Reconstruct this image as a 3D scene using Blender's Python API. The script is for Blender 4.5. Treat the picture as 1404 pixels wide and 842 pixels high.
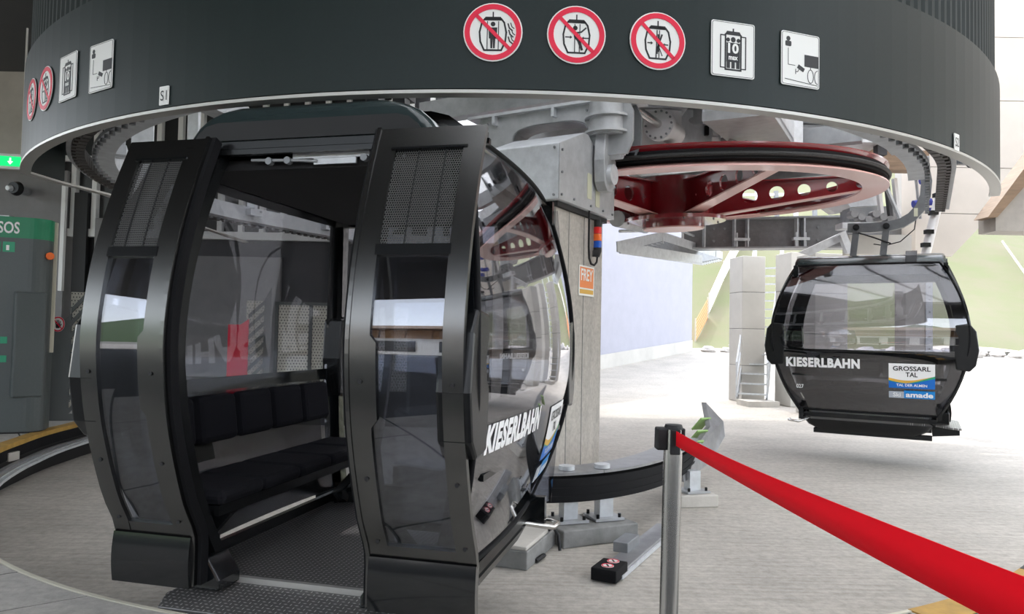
import bpy, math, random
from mathutils import Vector, Matrix
random.seed(7)
PI = math.pi
SC = bpy.context.scene
COL = SC.collection
for _o in list(bpy.data.objects): bpy.data.objects.remove(_o)

# ------------------------------------------------------------------ camera
F_PX, PITCH, ROLL, EYE = 1000.0, math.radians(2.06), math.radians(1.15), 1.30
cam_d = bpy.data.cameras.new('camera'); cam = bpy.data.objects.new('camera', cam_d); COL.objects.link(cam)
cam_d.sensor_width = 36.0; cam_d.lens = F_PX / 1404 * 36.0; cam_d.clip_start = 0.05; cam_d.clip_end = 400
cam.matrix_world = Matrix.Translation((0, 0, EYE)) @ Matrix.Rotation(PI/2 + PITCH, 4, 'X') @ Matrix.Rotation(ROLL, 4, 'Z')
SC.camera = cam
# ------------------------------------------------------------------ world, sun, exposure
SC.view_settings.view_transform = 'Standard'; SC.view_settings.look = 'None'
SC.view_settings.gamma = 1.0; SC.view_settings.use_curve_mapping = False
SC.view_settings.exposure = 1.28
W = bpy.data.worlds.new('sky'); SC.world = W; W.use_nodes = True
wn = W.node_tree.nodes; wl = W.node_tree.links; wn.clear()
_out = wn.new('ShaderNodeOutputWorld'); _bg = wn.new('ShaderNodeBackground'); _sky = wn.new('ShaderNodeTexSky')
_sky.sky_type = 'NISHITA'; _sky.sun_disc = False; _sky.sun_elevation = math.radians(52); _sky.sun_rotation = math.radians(-9)
_sky.air_density = 1.0; _sky.dust_density = 1.5; _sky.ozone_density = 1.0
_hs = wn.new('ShaderNodeHueSaturation'); _hs.inputs['Saturation'].default_value = 0.32
wl.new(_sky.outputs[0], _hs.inputs['Color']); wl.new(_hs.outputs[0], _bg.inputs['Color'])
_bg.inputs['Strength'].default_value = 0.42; wl.new(_bg.outputs[0], _out.inputs['Surface'])
sun_d = bpy.data.lights.new('sun', 'SUN'); sun = bpy.data.objects.new('sun', sun_d); COL.objects.link(sun)
sun_d.energy = 0.75; sun_d.angle = math.radians(0.6); sun_d.color = (1.0, 0.96, 0.9)
SUN_FROM = Vector((-0.12, 0.75, 1.0)).normalized()          # towards the sun
sun.rotation_euler = SUN_FROM.to_track_quat('Z', 'Y').to_euler()

# ------------------------------------------------------------------ materials
MATS = {}
def mat(name, col, rough=0.5, metal=0.0, noise=0.0, nscale=8.0, bump=0.0, bscale=60.0, coat=0.0, col2=None, emit=0.0, stretch=None, spec=0.5):
    m = bpy.data.materials.new(name); m.use_nodes = True; MATS[name] = m
    nt = m.node_tree; b = nt.nodes['Principled BSDF']
    c = (*col, 1.0)
    b.inputs['Base Color'].default_value = c; b.inputs['Roughness'].default_value = rough; b.inputs['Metallic'].default_value = metal
    b.inputs['Specular IOR Level'].default_value = spec
    if coat: b.inputs['Coat Weight'].default_value = coat; b.inputs['Coat Roughness'].default_value = 0.08
    if emit: b.inputs['Emission Color'].default_value = c; b.inputs['Emission Strength'].default_value = emit
    if noise or bump:
        tc = nt.nodes.new('ShaderNodeTexCoord'); mp = nt.nodes.new('ShaderNodeMapping'); nt.links.new(tc.outputs['Object'], mp.inputs['Vector'])
        if stretch: mp.inputs['Scale'].default_value = stretch
    if noise:
        n = nt.nodes.new('ShaderNodeTexNoise'); n.inputs['Scale'].default_value = nscale; n.inputs['Detail'].default_value = 6; n.inputs['Roughness'].default_value = 0.6
        nt.links.new(mp.outputs[0], n.inputs['Vector'])
        cr = nt.nodes.new('ShaderNodeValToRGB'); c2 = col2 or tuple(max(0, x*(1-noise)) for x in col); c1 = tuple(min(1, x*(1+noise*0.5)) for x in col)
        cr.color_ramp.elements[0].color = (*c2, 1); cr.color_ramp.elements[1].color = (*c1, 1)
        cr.color_ramp.elements[0].position = 0.3; cr.color_ramp.elements[1].position = 0.7
        nt.links.new(n.outputs['Fac'], cr.inputs['Fac']); nt.links.new(cr.outputs['Color'], b.inputs['Base Color'])
    if bump:
        n2 = nt.nodes.new('ShaderNodeTexNoise'); n2.inputs['Scale'].default_value = bscale; n2.inputs['Detail'].default_value = 5
        nt.links.new(mp.outputs[0], n2.inputs['Vector'])
        bp = nt.nodes.new('ShaderNodeBump'); bp.inputs['Strength'].default_value = bump; bp.inputs['Distance'].default_value = 0.01
        nt.links.new(n2.outputs['Fac'], bp.inputs['Height']); nt.links.new(bp.outputs[0], b.inputs['Normal'])
    return m
def glass_mat(name, tint, ior=1.5, extra=0.02, rough=0.0):
    m = bpy.data.materials.new(name); m.use_nodes = True; MATS[name] = m
    nt = m.node_tree; nt.nodes.clear()
    o = nt.nodes.new('ShaderNodeOutputMaterial'); mx = nt.nodes.new('ShaderNodeMixShader'); t = nt.nodes.new('ShaderNodeBsdfTransparent')
    g = nt.nodes.new('ShaderNodeBsdfGlossy'); fr = nt.nodes.new('ShaderNodeFresnel'); ad = nt.nodes.new('ShaderNodeMath'); ad.operation = 'ADD'; ad.use_clamp = True
    ad.inputs[1].default_value = extra
    ge = nt.nodes.new('ShaderNodeNewGeometry'); ma = nt.nodes.new('ShaderNodeMath'); ma.operation = 'MULTIPLY_ADD'   # same index of refraction seen from either side of the pane
    ma.inputs[1].default_value = 1/ior - ior; ma.inputs[2].default_value = ior
    nt.links.new(ge.outputs['Backfacing'], ma.inputs[0]); nt.links.new(ma.outputs[0], fr.inputs['IOR'])
    t.inputs['Color'].default_value = (*tint, 1); g.inputs['Roughness'].default_value = rough; g.inputs['Color'].default_value = (0.95, 0.95, 0.97, 1)
    nt.links.new(fr.outputs[0], ad.inputs[0]); nt.links.new(ad.outputs[0], mx.inputs['Fac'])
    nt.links.new(t.outputs[0], mx.inputs[1]); nt.links.new(g.outputs[0], mx.inputs[2]); nt.links.new(mx.outputs[0], o.inputs['Surface'])
    return m
def perforated_mat(name, col, scale, hole=0.36, rough=0.5, metal=0.3):
    """sheet metal with round holes in a staggered grid, from object coordinates"""
    m = bpy.data.materials.new(name); m.use_nodes = True; MATS[name] = m
    nt = m.node_tree; b = nt.nodes['Principled BSDF']; o = nt.nodes['Material Output']
    b.inputs['Base Color'].default_value = (*col, 1); b.inputs['Roughness'].default_value = rough; b.inputs['Metallic'].default_value = metal
    tc = nt.nodes.new('ShaderNodeTexCoord'); sp = nt.nodes.new('ShaderNodeSeparateXYZ'); nt.links.new(tc.outputs['Object'], sp.inputs[0])
    def M(op, a, bb=None):
        n = nt.nodes.new('ShaderNodeMath'); n.operation = op
        for i, v in enumerate((a, bb)):
            if v is None: continue
            if isinstance(v, (int, float)): n.inputs[i].default_value = v
            else: nt.links.new(v, n.inputs[i])
        return n.outputs[0]
    z = M('MULTIPLY', sp.outputs['Z'], scale); x = M('MULTIPLY', sp.outputs['X'], scale)
    row = M('FLOOR', z); off = M('MULTIPLY', M('FLOORED_MODULO', row, 2.0), 0.5)
    fx = M('SUBTRACT', M('FRACT', M('ADD', x, off)), 0.5); fz = M('SUBTRACT', M('FRACT', z), 0.5)
    d = M('SQRT', M('ADD', M('MULTIPLY', fx, fx), M('MULTIPLY', fz, fz)))
    h = M('LESS_THAN', d, hole)
    tr = nt.nodes.new('ShaderNodeBsdfTransparent'); mx = nt.nodes.new('ShaderNodeMixShader')
    nt.links.new(h, mx.inputs['Fac']); nt.links.new(b.outputs[0], mx.inputs[1]); nt.links.new(tr.outputs[0], mx.inputs[2]); nt.links.new(mx.outputs[0], o.inputs['Surface'])
    return m
def diamond_mat(name, col, scale=36.0):
    """five-bar tread plate: small raised lozenges set in alternating directions"""
    m = mat(name, col, 0.34, 0.45)
    nt = m.node_tree; b = nt.nodes['Principled BSDF']
    tc = nt.nodes.new('ShaderNodeTexCoord'); sp = nt.nodes.new('ShaderNodeSeparateXYZ'); nt.links.new(tc.outputs['Object'], sp.inputs[0])
    def M(op, a, bb=None):
        n = nt.nodes.new('ShaderNodeMath'); n.operation = op
        for i, v in enumerate((a, bb)):
            if v is None: continue
            if isinstance(v, (int, float)): n.inputs[i].default_value = v
            else: nt.links.new(v, n.inputs[i])
        return n.outputs[0]
    x = M('MULTIPLY', sp.outputs['X'], scale); y = M('MULTIPLY', sp.outputs['Y'], scale)
    p = M('FLOORED_MODULO', M('ADD', M('FLOOR', x), M('FLOOR', y)), 2.0)
    fx = M('ABSOLUTE', M('SUBTRACT', M('FRACT', x), 0.5)); fy = M('ABSOLUTE', M('SUBTRACT', M('FRACT', y), 0.5))
    def loz(a, c): return M('SUBTRACT', 1.0, M('ADD', M('MULTIPLY', a, 2.2), M('MULTIPLY', c, 6.5)))
    h = M('MAXIMUM', M('ADD', M('MULTIPLY', loz(fx, fy), p), M('MULTIPLY', loz(fy, fx), M('SUBTRACT', 1.0, p))), 0.0)
    h2 = M('MINIMUM', M('MULTIPLY', h, 3.0), 1.0)
    bp = nt.nodes.new('ShaderNodeBump'); bp.inputs['Strength'].default_value = 1.0; bp.inputs['Distance'].default_value = 0.006
    nt.links.new(h2, bp.inputs['Height']); nt.links.new(bp.outputs[0], b.inputs['Normal'])
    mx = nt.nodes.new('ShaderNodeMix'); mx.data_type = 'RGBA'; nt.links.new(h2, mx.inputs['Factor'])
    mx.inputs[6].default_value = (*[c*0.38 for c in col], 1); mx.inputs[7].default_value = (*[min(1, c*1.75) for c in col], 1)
    nt.links.new(mx.outputs[2], b.inputs['Base Color'])
    return m
mat('fascia', (0.010, 0.0185, 0.018), 0.45, 0.0, 0.10, 60, spec=0.32)
mat('fascia_rib', (0.03, 0.038, 0.038), 0.6, spec=0.3)
mat('alu_trim', (0.50, 0.49, 0.46), 0.42, 0.5)
mat('black_gloss', (0.006, 0.007, 0.008), 0.13, 0.0, coat=0.6)
mat('black_metal', (0.020, 0.021, 0.022), 0.27, 0.55, 0.1, 30)
mat('door_metal', (0.15, 0.15, 0.147), 0.27, 1.0)
mat('black_matt', (0.008, 0.008, 0.009), 0.6)
mat('rubber', (0.007, 0.007, 0.008), 0.75, bump=0.15, bscale=90, spec=0.2)
mat('roof_paint', (0.022, 0.034, 0.035), 0.2, 0.0, coat=0.5)
mat('fabric', (0.014, 0.014, 0.017), 0.95, bump=0.35, bscale=400, spec=0.15)
mat('headliner', (0.022, 0.021, 0.022), 0.9, 0, 0.3, 200, bump=0.3, bscale=500)
mat('galv', (0.46, 0.47, 0.48), 0.42, 0.35, 0.16, 7, bump=0.05, bscale=30)
mat('galv_light', (0.64, 0.66, 0.68), 0.42, 0.3, 0.16, 9)
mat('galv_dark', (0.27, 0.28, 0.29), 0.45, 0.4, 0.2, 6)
mat('steel_grey', (0.28, 0.28, 0.285), 0.4, 0.4, 0.2, 8)
mat('hanger_grey', (0.16, 0.165, 0.17), 0.4, 0.6, 0.15, 12)
mat('stainless', (0.62, 0.61, 0.59), 0.22, 1.0, stretch=(90, 90, 2), bump=0.1, bscale=8)
mat('white_paint', (0.82, 0.82, 0.80), 0.4)
mat('white_machine', (0.80, 0.79, 0.79), 0.35, 0.1, 0.06, 8)
mat('red_gloss', (0.20, 0.003, 0.008), 0.22, 0.0, coat=0.7)
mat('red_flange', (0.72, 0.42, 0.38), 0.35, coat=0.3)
mat('red_belt', (0.80, 0.002, 0.012), 0.7, bump=0.05, bscale=900, spec=0.15)
mat('red_sign', (0.78, 0.008, 0.05), 0.4)
mat('sign_white', (0.84, 0.84, 0.81), 0.4)
mat('print_black', (0.006, 0.006, 0.007), 0.45)
mat('print_white', (0.86, 0.86, 0.86), 0.4)
mat('print_blue', (0.0, 0.14, 0.55), 0.4)
mat('print_skyblue', (0.0, 0.22, 0.62), 0.4)
mat('print_green', (0.02, 0.33, 0.17), 0.4)
mat('print_ochre', (0.72, 0.42, 0.06), 0.4)
mat('print_orange', (0.85, 0.25, 0.06), 0.4)
mat('print_grey', (0.42, 0.46, 0.52), 0.4)
mat('sos_green', (0.01, 0.22, 0.10), 0.4)
mat('exit_green', (0.0, 0.42, 0.10), 0.4, emit=0.9)
mat('exit_white', (0.85, 0.9, 0.85), 0.4, emit=0.5)
mat('sos_grey', (0.085, 0.098, 0.098), 0.42, 0.2, 0.06, 40)
mat('gate_grey', (0.13, 0.14, 0.14), 0.5, 0.2)
mat('perf_beige', (0.72, 0.69, 0.58), 0.5)
mat('orange_lens', (0.9, 0.16, 0.02), 0.25, coat=0.4)
mat('red_lens', (0.75, 0.02, 0.02), 0.25, coat=0.4)
mat('blue_lens', (0.01, 0.10, 0.55), 0.25, coat=0.4)
mat('green_button', (0.01, 0.35, 0.16), 0.3)
mat('red_button', (0.75, 0.09, 0.05), 0.3)
mat('concrete', (0.56, 0.53, 0.48), 0.85, 0, 0.22, 2.2, bump=0.2, bscale=40)
mat('concrete_col', (0.50, 0.47, 0.43), 0.8, 0, 0.20, 3.0, bump=0.15, bscale=30, stretch=(1, 1, 0.3))
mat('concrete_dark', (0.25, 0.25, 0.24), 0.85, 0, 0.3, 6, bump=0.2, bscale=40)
mat('concrete_far', (0.56, 0.54, 0.50), 0.85, 0, 0.12, 1.0)
mat('wall_beige', (0.66, 0.60, 0.53), 0.8, 0, 0.08, 1.2, bump=0.05, bscale=20)
mat('wall_lilac', (0.40, 0.40, 0.46), 0.85, 0, 0.05, 2.0)
mat('wall_grey', (0.24, 0.235, 0.235), 0.85, 0, 0.12, 3)
mat('wall_dark', (0.045, 0.045, 0.05), 0.6, 0, 0.2, 2)
mat('pane_dark', (0.022, 0.023, 0.026), 0.3)
mat('ceiling_dark', (0.075, 0.075, 0.073), 0.85, 0, 0.15, 0.8)
mat('beam_concrete', (0.52, 0.50, 0.44), 0.85, 0, 0.15, 2)
mat('slab', (0.44, 0.42, 0.385), 0.8, 0, 0.12, 5, bump=0.1, bscale=90)
mat('joint', (0.06, 0.06, 0.058), 0.9)
mat('edge_pale', (0.60, 0.57, 0.46), 0.6)
mat('yellow_edge', (0.46, 0.27, 0.06), 0.65, 0, 0.25, 9)
mat('dark_strip', (0.055, 0.06, 0.058), 0.75, 0, 0.2, 9)
mat('plate_yellow', (0.56, 0.56, 0.42), 0.5)
mat('green_paint', (0.30, 0.48, 0.16), 0.5)
mat('boulder', (0.56, 0.53, 0.50), 0.9, 0, 0.25, 3, bump=0.4, bscale=6)
mat('wood_brown', (0.28, 0.19, 0.12), 0.6, 0, 0.25, 3, stretch=(1, 1, 8))
mat('timber', (0.45, 0.24, 0.10), 0.6, 0, 0.25, 3)
mat('board_grey', (0.42, 0.39, 0.35), 0.7, 0, 0.15, 4)
mat('net_orange', (0.95, 0.30, 0.12), 0.8)
mat('net_white', (0.85, 0.80, 0.72), 0.8)
mat('wood_slat', (0.50, 0.46, 0.38), 0.7)
mat('blue_fitting', (0.02, 0.03, 0.25), 0.5)
mat('rope_dark', (0.03, 0.03, 0.03), 0.6, 0.3, 0.6, 40)
mat('chain', (0.085, 0.075, 0.068), 0.5, 0.4)
mat('orange_cable', (0.02, 0.02, 0.02), 0.5)
glass_mat('cabin_glass', (0.80, 0.80, 0.82), 1.55, 0.035)
glass_mat('shade_film', (0.56, 0.56, 0.57), 1.3, 0.0)
glass_mat('door_glass', (0.74, 0.76, 0.80), 1.5, 0.05)
glass_mat('window_glass', (0.6, 0.62, 0.65), 1.5, 0.05)
perforated_mat('perforated', (0.10, 0.098, 0.095), 95.0, 0.40)
perforated_mat('perf_sheet', (0.62, 0.60, 0.52), 22.0, 0.22)
diamond_mat('tread_plate', (0.40, 0.39, 0.38))
def translucent_mat(name, col):
    m = bpy.data.materials.new(name); m.use_nodes = True; MATS[name] = m; nt = m.node_tree; nt.nodes.clear()
    o = nt.nodes.new('ShaderNodeOutputMaterial'); t = nt.nodes.new('ShaderNodeBsdfTranslucent'); d = nt.nodes.new('ShaderNodeBsdfDiffuse'); mx = nt.nodes.new('ShaderNodeMixShader')
    t.inputs['Color'].default_value = (*col, 1); d.inputs['Color'].default_value = (0.8, 0.8, 0.8, 1); mx.inputs['Fac'].default_value = 0.2
    nt.links.new(t.outputs[0], mx.inputs[1]); nt.links.new(d.outputs[0], mx.inputs[2]); nt.links.new(mx.outputs[0], o.inputs['Surface'])
translucent_mat('diffuser_sheet', (0.85, 0.85, 0.84))
m = mat('pit_floor', (0.50, 0.468, 0.42), 0.8, 0, 0.16, 0.9, bump=0.12, bscale=60)
def broom(m):
    nt = m.node_tree; b = nt.nodes['Principled BSDF']
    tc = nt.nodes.new('ShaderNodeTexCoord'); mp = nt.nodes.new('ShaderNodeMapping'); nt.links.new(tc.outputs['Object'], mp.inputs['Vector'])
    mp.inputs['Rotation'].default_value = (0, 0, 0.1); mp.inputs['Scale'].default_value = (0.6, 14, 1)
    n = nt.nodes.new('ShaderNodeTexNoise'); n.inputs['Scale'].default_value = 2.0; n.inputs['Detail'].default_value = 7
    nt.links.new(mp.outputs[0], n.inputs['Vector'])
    src = b.inputs['Base Color'].links[0].from_socket
    cr = nt.nodes.new('ShaderNodeValToRGB'); cr.color_ramp.elements[0].color = (0.85, 0.84, 0.83, 1); cr.color_ramp.elements[0].position = 0.34; cr.color_ramp.elements[1].position = 0.6
    nt.links.new(n.outputs['Fac'], cr.inputs['Fac'])
    mx = nt.nodes.new('ShaderNodeMix'); mx.data_type = 'RGBA'; mx.blend_type = 'MULTIPLY'; mx.inputs['Factor'].default_value = 1.0
    nt.links.new(src, mx.inputs[6]); nt.links.new(cr.outputs[0], mx.inputs[7]); nt.links.new(mx.outputs[2], b.inputs['Base Color'])
broom(m)
def mottled(m):
    nt = m.node_tree; b = nt.nodes['Principled BSDF']; src = b.inputs['Base Color'].links[0].from_socket
    tc = nt.nodes.new('ShaderNodeTexCoord'); n = nt.nodes.new('ShaderNodeTexNoise'); n.inputs['Scale'].default_value = 16; n.inputs['Detail'].default_value = 9; n.inputs['Roughness'].default_value = 0.75
    nt.links.new(tc.outputs['Object'], n.inputs['Vector'])
    cr = nt.nodes.new('ShaderNodeValToRGB'); cr.color_ramp.elements[0].color = (0.76, 0.75, 0.74, 1); cr.color_ramp.elements[0].position = 0.32; cr.color_ramp.elements[1].color = (1.08, 1.08, 1.07, 1); cr.color_ramp.elements[1].position = 0.62
    nt.links.new(n.outputs['Fac'], cr.inputs['Fac'])
    mx = nt.nodes.new('ShaderNodeMix'); mx.data_type = 'RGBA'; mx.blend_type = 'MULTIPLY'; mx.inputs['Factor'].default_value = 1.0
    nt.links.new(src, mx.inputs[6]); nt.links.new(cr.outputs[0], mx.inputs[7]); nt.links.new(mx.outputs[2], b.inputs['Base Color'])
mottled(m)
for nm_ in ('slab', 'concrete_col', 'grass'): mottled(MATS[nm_]) if nm_ in MATS else None
m = mat('grass', (0.145, 0.16, 0.075), 0.95, 0, 0.35, 0.5, bump=0.6, bscale=14, col2=(0.20, 0.185, 0.115))
m = mat('bush', (0.07, 0.11, 0.05), 0.9, 0, 0.4, 8)

# ------------------------------------------------------------------ mesh builder
class MB:
    def __init__(s): s.v = []; s.f = []; s.sm = []
    def add(s, vs, fs, smooth=False):
        o = len(s.v); s.v += [tuple(p) for p in vs]; s.f += [tuple(o+i for i in f) for f in fs]; s.sm += [smooth]*len(fs); return s
    def box(s, c, d, rz=0.0, mtx=None):
        x, y, z = (k/2 for k in d); P = [Vector((a*x, b*y, e*z)) for e in (-1, 1) for b in (-1, 1) for a in (-1, 1)]
        R = mtx if mtx is not None else Matrix.Rotation(rz, 3, 'Z')
        P = [R @ p + Vector(c) for p in P]
        return s.add(P, [(0, 2, 3, 1), (4, 5, 7, 6), (0, 1, 5, 4), (2, 6, 7, 3), (0, 4, 6, 2), (1, 3, 7, 5)])
    def bar(s, a, b, w, h, up=(0, 0, 1)):
        a = Vector(a); b = Vector(b); t = (b-a).normalized(); up = Vector(up)
        if abs(t.dot(up)) > 0.98: up = Vector((0, 1, 0))
        r = t.cross(up).normalized(); u = r.cross(t).normalized()
        R = Matrix((r, t, u)).transposed()
        return s.box((a+b)/2, (w, (b-a).length, h), mtx=R)
    def cyl(s, a, b, r, n=14, r2=None, smooth=True):
        a = Vector(a); b = Vector(b); t = (b-a).normalized(); q = t.to_track_quat('Z', 'Y'); r2 = r if r2 is None else r2
        P = []
        for c, rr in ((a, r), (b, r2)):
            for i in range(n): P.append(c + q @ Vector((rr*math.cos(2*PI*i/n), rr*math.sin(2*PI*i/n), 0)))
        s.add(P, [(i, (i+1) % n, n+(i+1) % n, n+i) for i in range(n)], smooth)
        s.add(P[:n], [tuple(reversed(range(n)))]); s.add(P[n:], [tuple(range(n))]); return s
    def ring(s, c, axis, ro, ri, h, n=24):
        q = Vector(axis).to_track_quat('Z', 'Y'); c = Vector(c); P = []
        for rr, zz in ((ro, -h/2), (ro, h/2), (ri, h/2), (ri, -h/2)):
            P += [c + q @ Vector((rr*math.cos(2*PI*i/n), rr*math.sin(2*PI*i/n), zz)) for i in range(n)]
        F = []
        for k in range(4):
            for i in range(n): F.append((k*n+i, k*n+(i+1) % n, ((k+1) % 4)*n+(i+1) % n, ((k+1) % 4)*n+i))
        return s.add(P, F)
    def tube(s, path, r, n=8, smooth=True):
        path = [Vector(p) for p in path]; P = []
        pu = None
        for i, p in enumerate(path):
            t = (path[min(i+1, len(path)-1)] - path[max(i-1, 0)]).normalized()
            if pu is None: pu = Vector((0, 0, 1)) if abs(t.z) < 0.9 else Vector((1, 0, 0))
            rr = t.cross(pu).normalized(); u = rr.cross(t).normalized(); pu = u
            P += [p + rr*r*math.cos(2*PI*k/n) + u*r*math.sin(2*PI*k/n) for k in range(n)]
        F = [(i*n+k, i*n+(k+1) % n, (i+1)*n+(k+1) % n, (i+1)*n+k) for i in range(len(path)-1) for k in range(n)]
        s.add(P, F, smooth); s.add(P[:n], [tuple(range(n))]); s.add(P[-n:], [tuple(range(n))]); return s
    def ribbon(s, path, w, h, up=(0, 0, 1), smooth=False):
        """rectangular section w (sideways) x h (up) swept along a path"""
        path = [Vector(p) for p in path]; up = Vector(up); P = []
        for i, p in enumerate(path):
            t = (path[min(i+1, len(path)-1)] - path[max(i-1, 0)]).normalized()
            r = t.cross(up).normalized(); u = r.cross(t).normalized()
            P += [p - r*w/2 - u*h/2, p + r*w/2 - u*h/2, p + r*w/2 + u*h/2, p - r*w/2 + u*h/2]
        F = [(i*4+k, i*4+(k+1) % 4, (i+1)*4+(k+1) % 4, (i+1)*4+k) for i in range(len(path)-1) for k in range(4)]
        F += [(3, 2, 1, 0), tuple(len(P)-4+k for k in range(4))]
        return s.add(P, F, smooth)
    def prism(s, poly, o, u, v, dep):
        """polygon in (u,v) plane at o, extruded by vector dep"""
        o = Vector(o); u = Vector(u); v = Vector(v); dep = Vector(dep); n = len(poly)
        A = [o + u*a + v*b for a, b in poly]; B = [p + dep for p in A]
        return s.add(A+B, [tuple(reversed(range(n))), tuple(range(n, 2*n))] + [(i, (i+1) % n, n+(i+1) % n, n+i) for i in range(n)])
    def plate_hole(s, outer, inner, o, u, v, dep):
        """ring-shaped plate: outer and inner loops with the same count"""
        o = Vector(o); u = Vector(u); v = Vector(v); dep = Vector(dep); n = len(outer)
        L = [o+u*a+v*b for a, b in outer]; I = [o+u*a+v*b for a, b in inner]
        P = L + I + [p+dep for p in L] + [p+dep for p in I]; F = []
        for i in range(n):
            j = (i+1) % n
            F += [(i, j, n+j, n+i), (2*n+i, 3*n+i, 3*n+j, 2*n+j), (i, 2*n+i, 2*n+j, j), (n+i, n+j, 3*n+j, 3*n+i)]
        return s.add(P, F)
    def lathe(s, prof, c, a0, a1, n, rfun=None, smooth=True, closed=False):
        """closed profile [(r,z)] swept round a vertical axis; angle 0 looks to -Y, positive to +X"""
        c = Vector(c); k = len(prof); P = []
        cnt = n if closed else n+1
        for i in range(cnt):
            a = a0+(a1-a0)*i/n; dr = rfun(a) if rfun else 0.0
            P += [c + Vector(((r+dr)*math.sin(a), -(r+dr)*math.cos(a), z)) for r, z in prof]
        F = []
        for i in range(n):
            j = (i+1) % cnt
            F += [(i*k+q, j*k+q, j*k+(q+1) % k, i*k+(q+1) % k) for q in range(k)]
        # separate faces per profile side so that edges stay crisp
        for q in range(k):
            pts = []; fs = []
            for i in range(cnt): pts += [P[i*k+q], P[i*k+(q+1) % k]]
            for i in range(n):
                j = (i+1) % cnt; fs.append((2*i, 2*j, 2*j+1, 2*i+1))
            s.add(pts, fs, smooth)
        if not closed:
            s.add(P[:k], [tuple(range(k))]); s.add(P[-k:], [tuple(reversed(range(k)))])
        return s
    def shell(s, fun, nu, nv, th, smooth=True):
        """sheet P=fun(u,v), u,v in 0..1, thickened along its normal by th"""
        G = [[Vector(fun(i/nu, j/nv)) for j in range(nv+1)] for i in range(nu+1)]
        N = []
        for i in range(nu+1):
            row = []
            for j in range(nv+1):
                du = G[min(i+1, nu)][j]-G[max(i-1, 0)][j]; dv = G[i][min(j+1, nv)]-G[i][max(j-1, 0)]
                row.append(du.cross(dv).normalized())
            N.append(row)
        w = nv+1; idx = lambda i, j: i*w+j
        A = [G[i][j] for i in range(nu+1) for j in range(w)]; B = [G[i][j]-N[i][j]*th for i in range(nu+1) for j in range(w)]
        s.add(A, [(idx(i, j), idx(i+1, j), idx(i+1, j+1), idx(i, j+1)) for i in range(nu) for j in range(nv)], smooth)
        s.add(B, [(idx(i, j), idx(i, j+1), idx(i+1, j+1), idx(i+1, j)) for i in range(nu) for j in range(nv)], smooth)
        loop = [(i, 0) for i in range(nu+1)] + [(nu, j) for j in range(1, w)] + [(i, nv) for i in range(nu-1, -1, -1)] + [(0, j) for j in range(nv-1, 0, -1)]
        n = len(loop); P = [A[idx(*q)] for q in loop] + [B[idx(*q)] for q in loop]
        s.add(P, [(i, n+i, n+(i+1) % n, (i+1) % n) for i in range(n)]); return s
    def mesh(s, name):
        me = bpy.data.meshes.new(name); me.from_pydata([tuple(p) for p in s.v], [], s.f)
        me.polygons.foreach_set('use_smooth', s.sm); me.update(); return me
    def obj(s, name, material, parent=None, **kw):
        o = bpy.data.objects.new(name, s.mesh(name)); COL.objects.link(o); o.data.materials.append(MATS[material])
        if parent is not None: o.parent = parent
        if kw.get('bevel'):
            b = o.modifiers.new('bevel', 'BEVEL'); b.width = kw['bevel']; b.segments = 2; b.limit_method = 'ANGLE'; b.angle_limit = math.radians(50)
        if kw.get('label'): o['label'] = kw['label']
        if kw.get('kind'): o['kind'] = kw['kind']
        return o
def tag(o, label, cat=None, group=None, kind=None):
    o['label'] = label
    if cat: o['category'] = cat
    if group: o['group'] = group
    if kind: o['kind'] = kind
    return o
def thing(name, label, cat, loc=(0, 0, 0), rz=0.0, group=None, kind=None):
    o = bpy.data.objects.new(name, None); COL.objects.link(o); o.location = loc; o.rotation_euler = (0, 0, rz); o.empty_display_size = 0.1
    return tag(o, label, cat, group, kind)
def inst(me, name, material, parent, loc=(0, 0, 0), rot=(0, 0, 0), scale=(1, 1, 1)):
    o = bpy.data.objects.new(name, me); COL.objects.link(o); o.parent = parent; o.location = loc; o.rotation_euler = rot; o.scale = scale
    if not me.materials: me.materials.append(MATS[material])
    return o
def circ(r, n=24, cx=0, cy=0, ry=None, a0=0): return [(cx+r*math.cos(a0+2*PI*i/n), cy+(ry or r)*math.sin(a0+2*PI*i/n)) for i in range(n)]
def text_geo(body, size, bold=0.0, spacing=1.0, align='CENTER', sx=1.0):
    cu = bpy.data.curves.new('lettering', 'FONT'); cu.body = body; cu.size = size; cu.offset = bold; cu.space_character = spacing
    cu.align_x = align; cu.align_y = 'CENTER'; cu.resolution_u = 3
    o = bpy.data.objects.new('lettering_tmp', cu); COL.objects.link(o)
    dg = bpy.context.evaluated_depsgraph_get(); dg.update()
    me = o.evaluated_get(dg).to_mesh()
    vs = [(v.co.x*sx, v.co.y) for v in me.vertices]; fs = [tuple(p.vertices) for p in me.polygons]
    o.evaluated_get(dg).to_mesh_clear(); bpy.data.objects.remove(o); bpy.data.curves.remove(cu)
    return vs, fs
def text_obj(body, size, fn, material, parent, bold=0.0, spacing=1.0, align='CENTER', sx=1.0, fit=None):
    """lettering as a thin mesh; fn maps (u,v) on the lettering to a point"""
    vs, fs = text_geo(body, size, bold, spacing, align, sx)
    if fit:
        x0 = min(v[0] for v in vs); x1 = max(v[0] for v in vs); y0 = min(v[1] for v in vs); y1 = max(v[1] for v in vs)
        W_, H_ = fit
        vs = [((a-(x0+x1)/2)*W_/(x1-x0), (b-(y0+y1)/2)*H_/(y1-y0)) for a, b in vs]
    b = MB(); b.add([fn(a, c) for a, c in vs], fs)
    return b.obj('lettering', material, parent)

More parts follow.
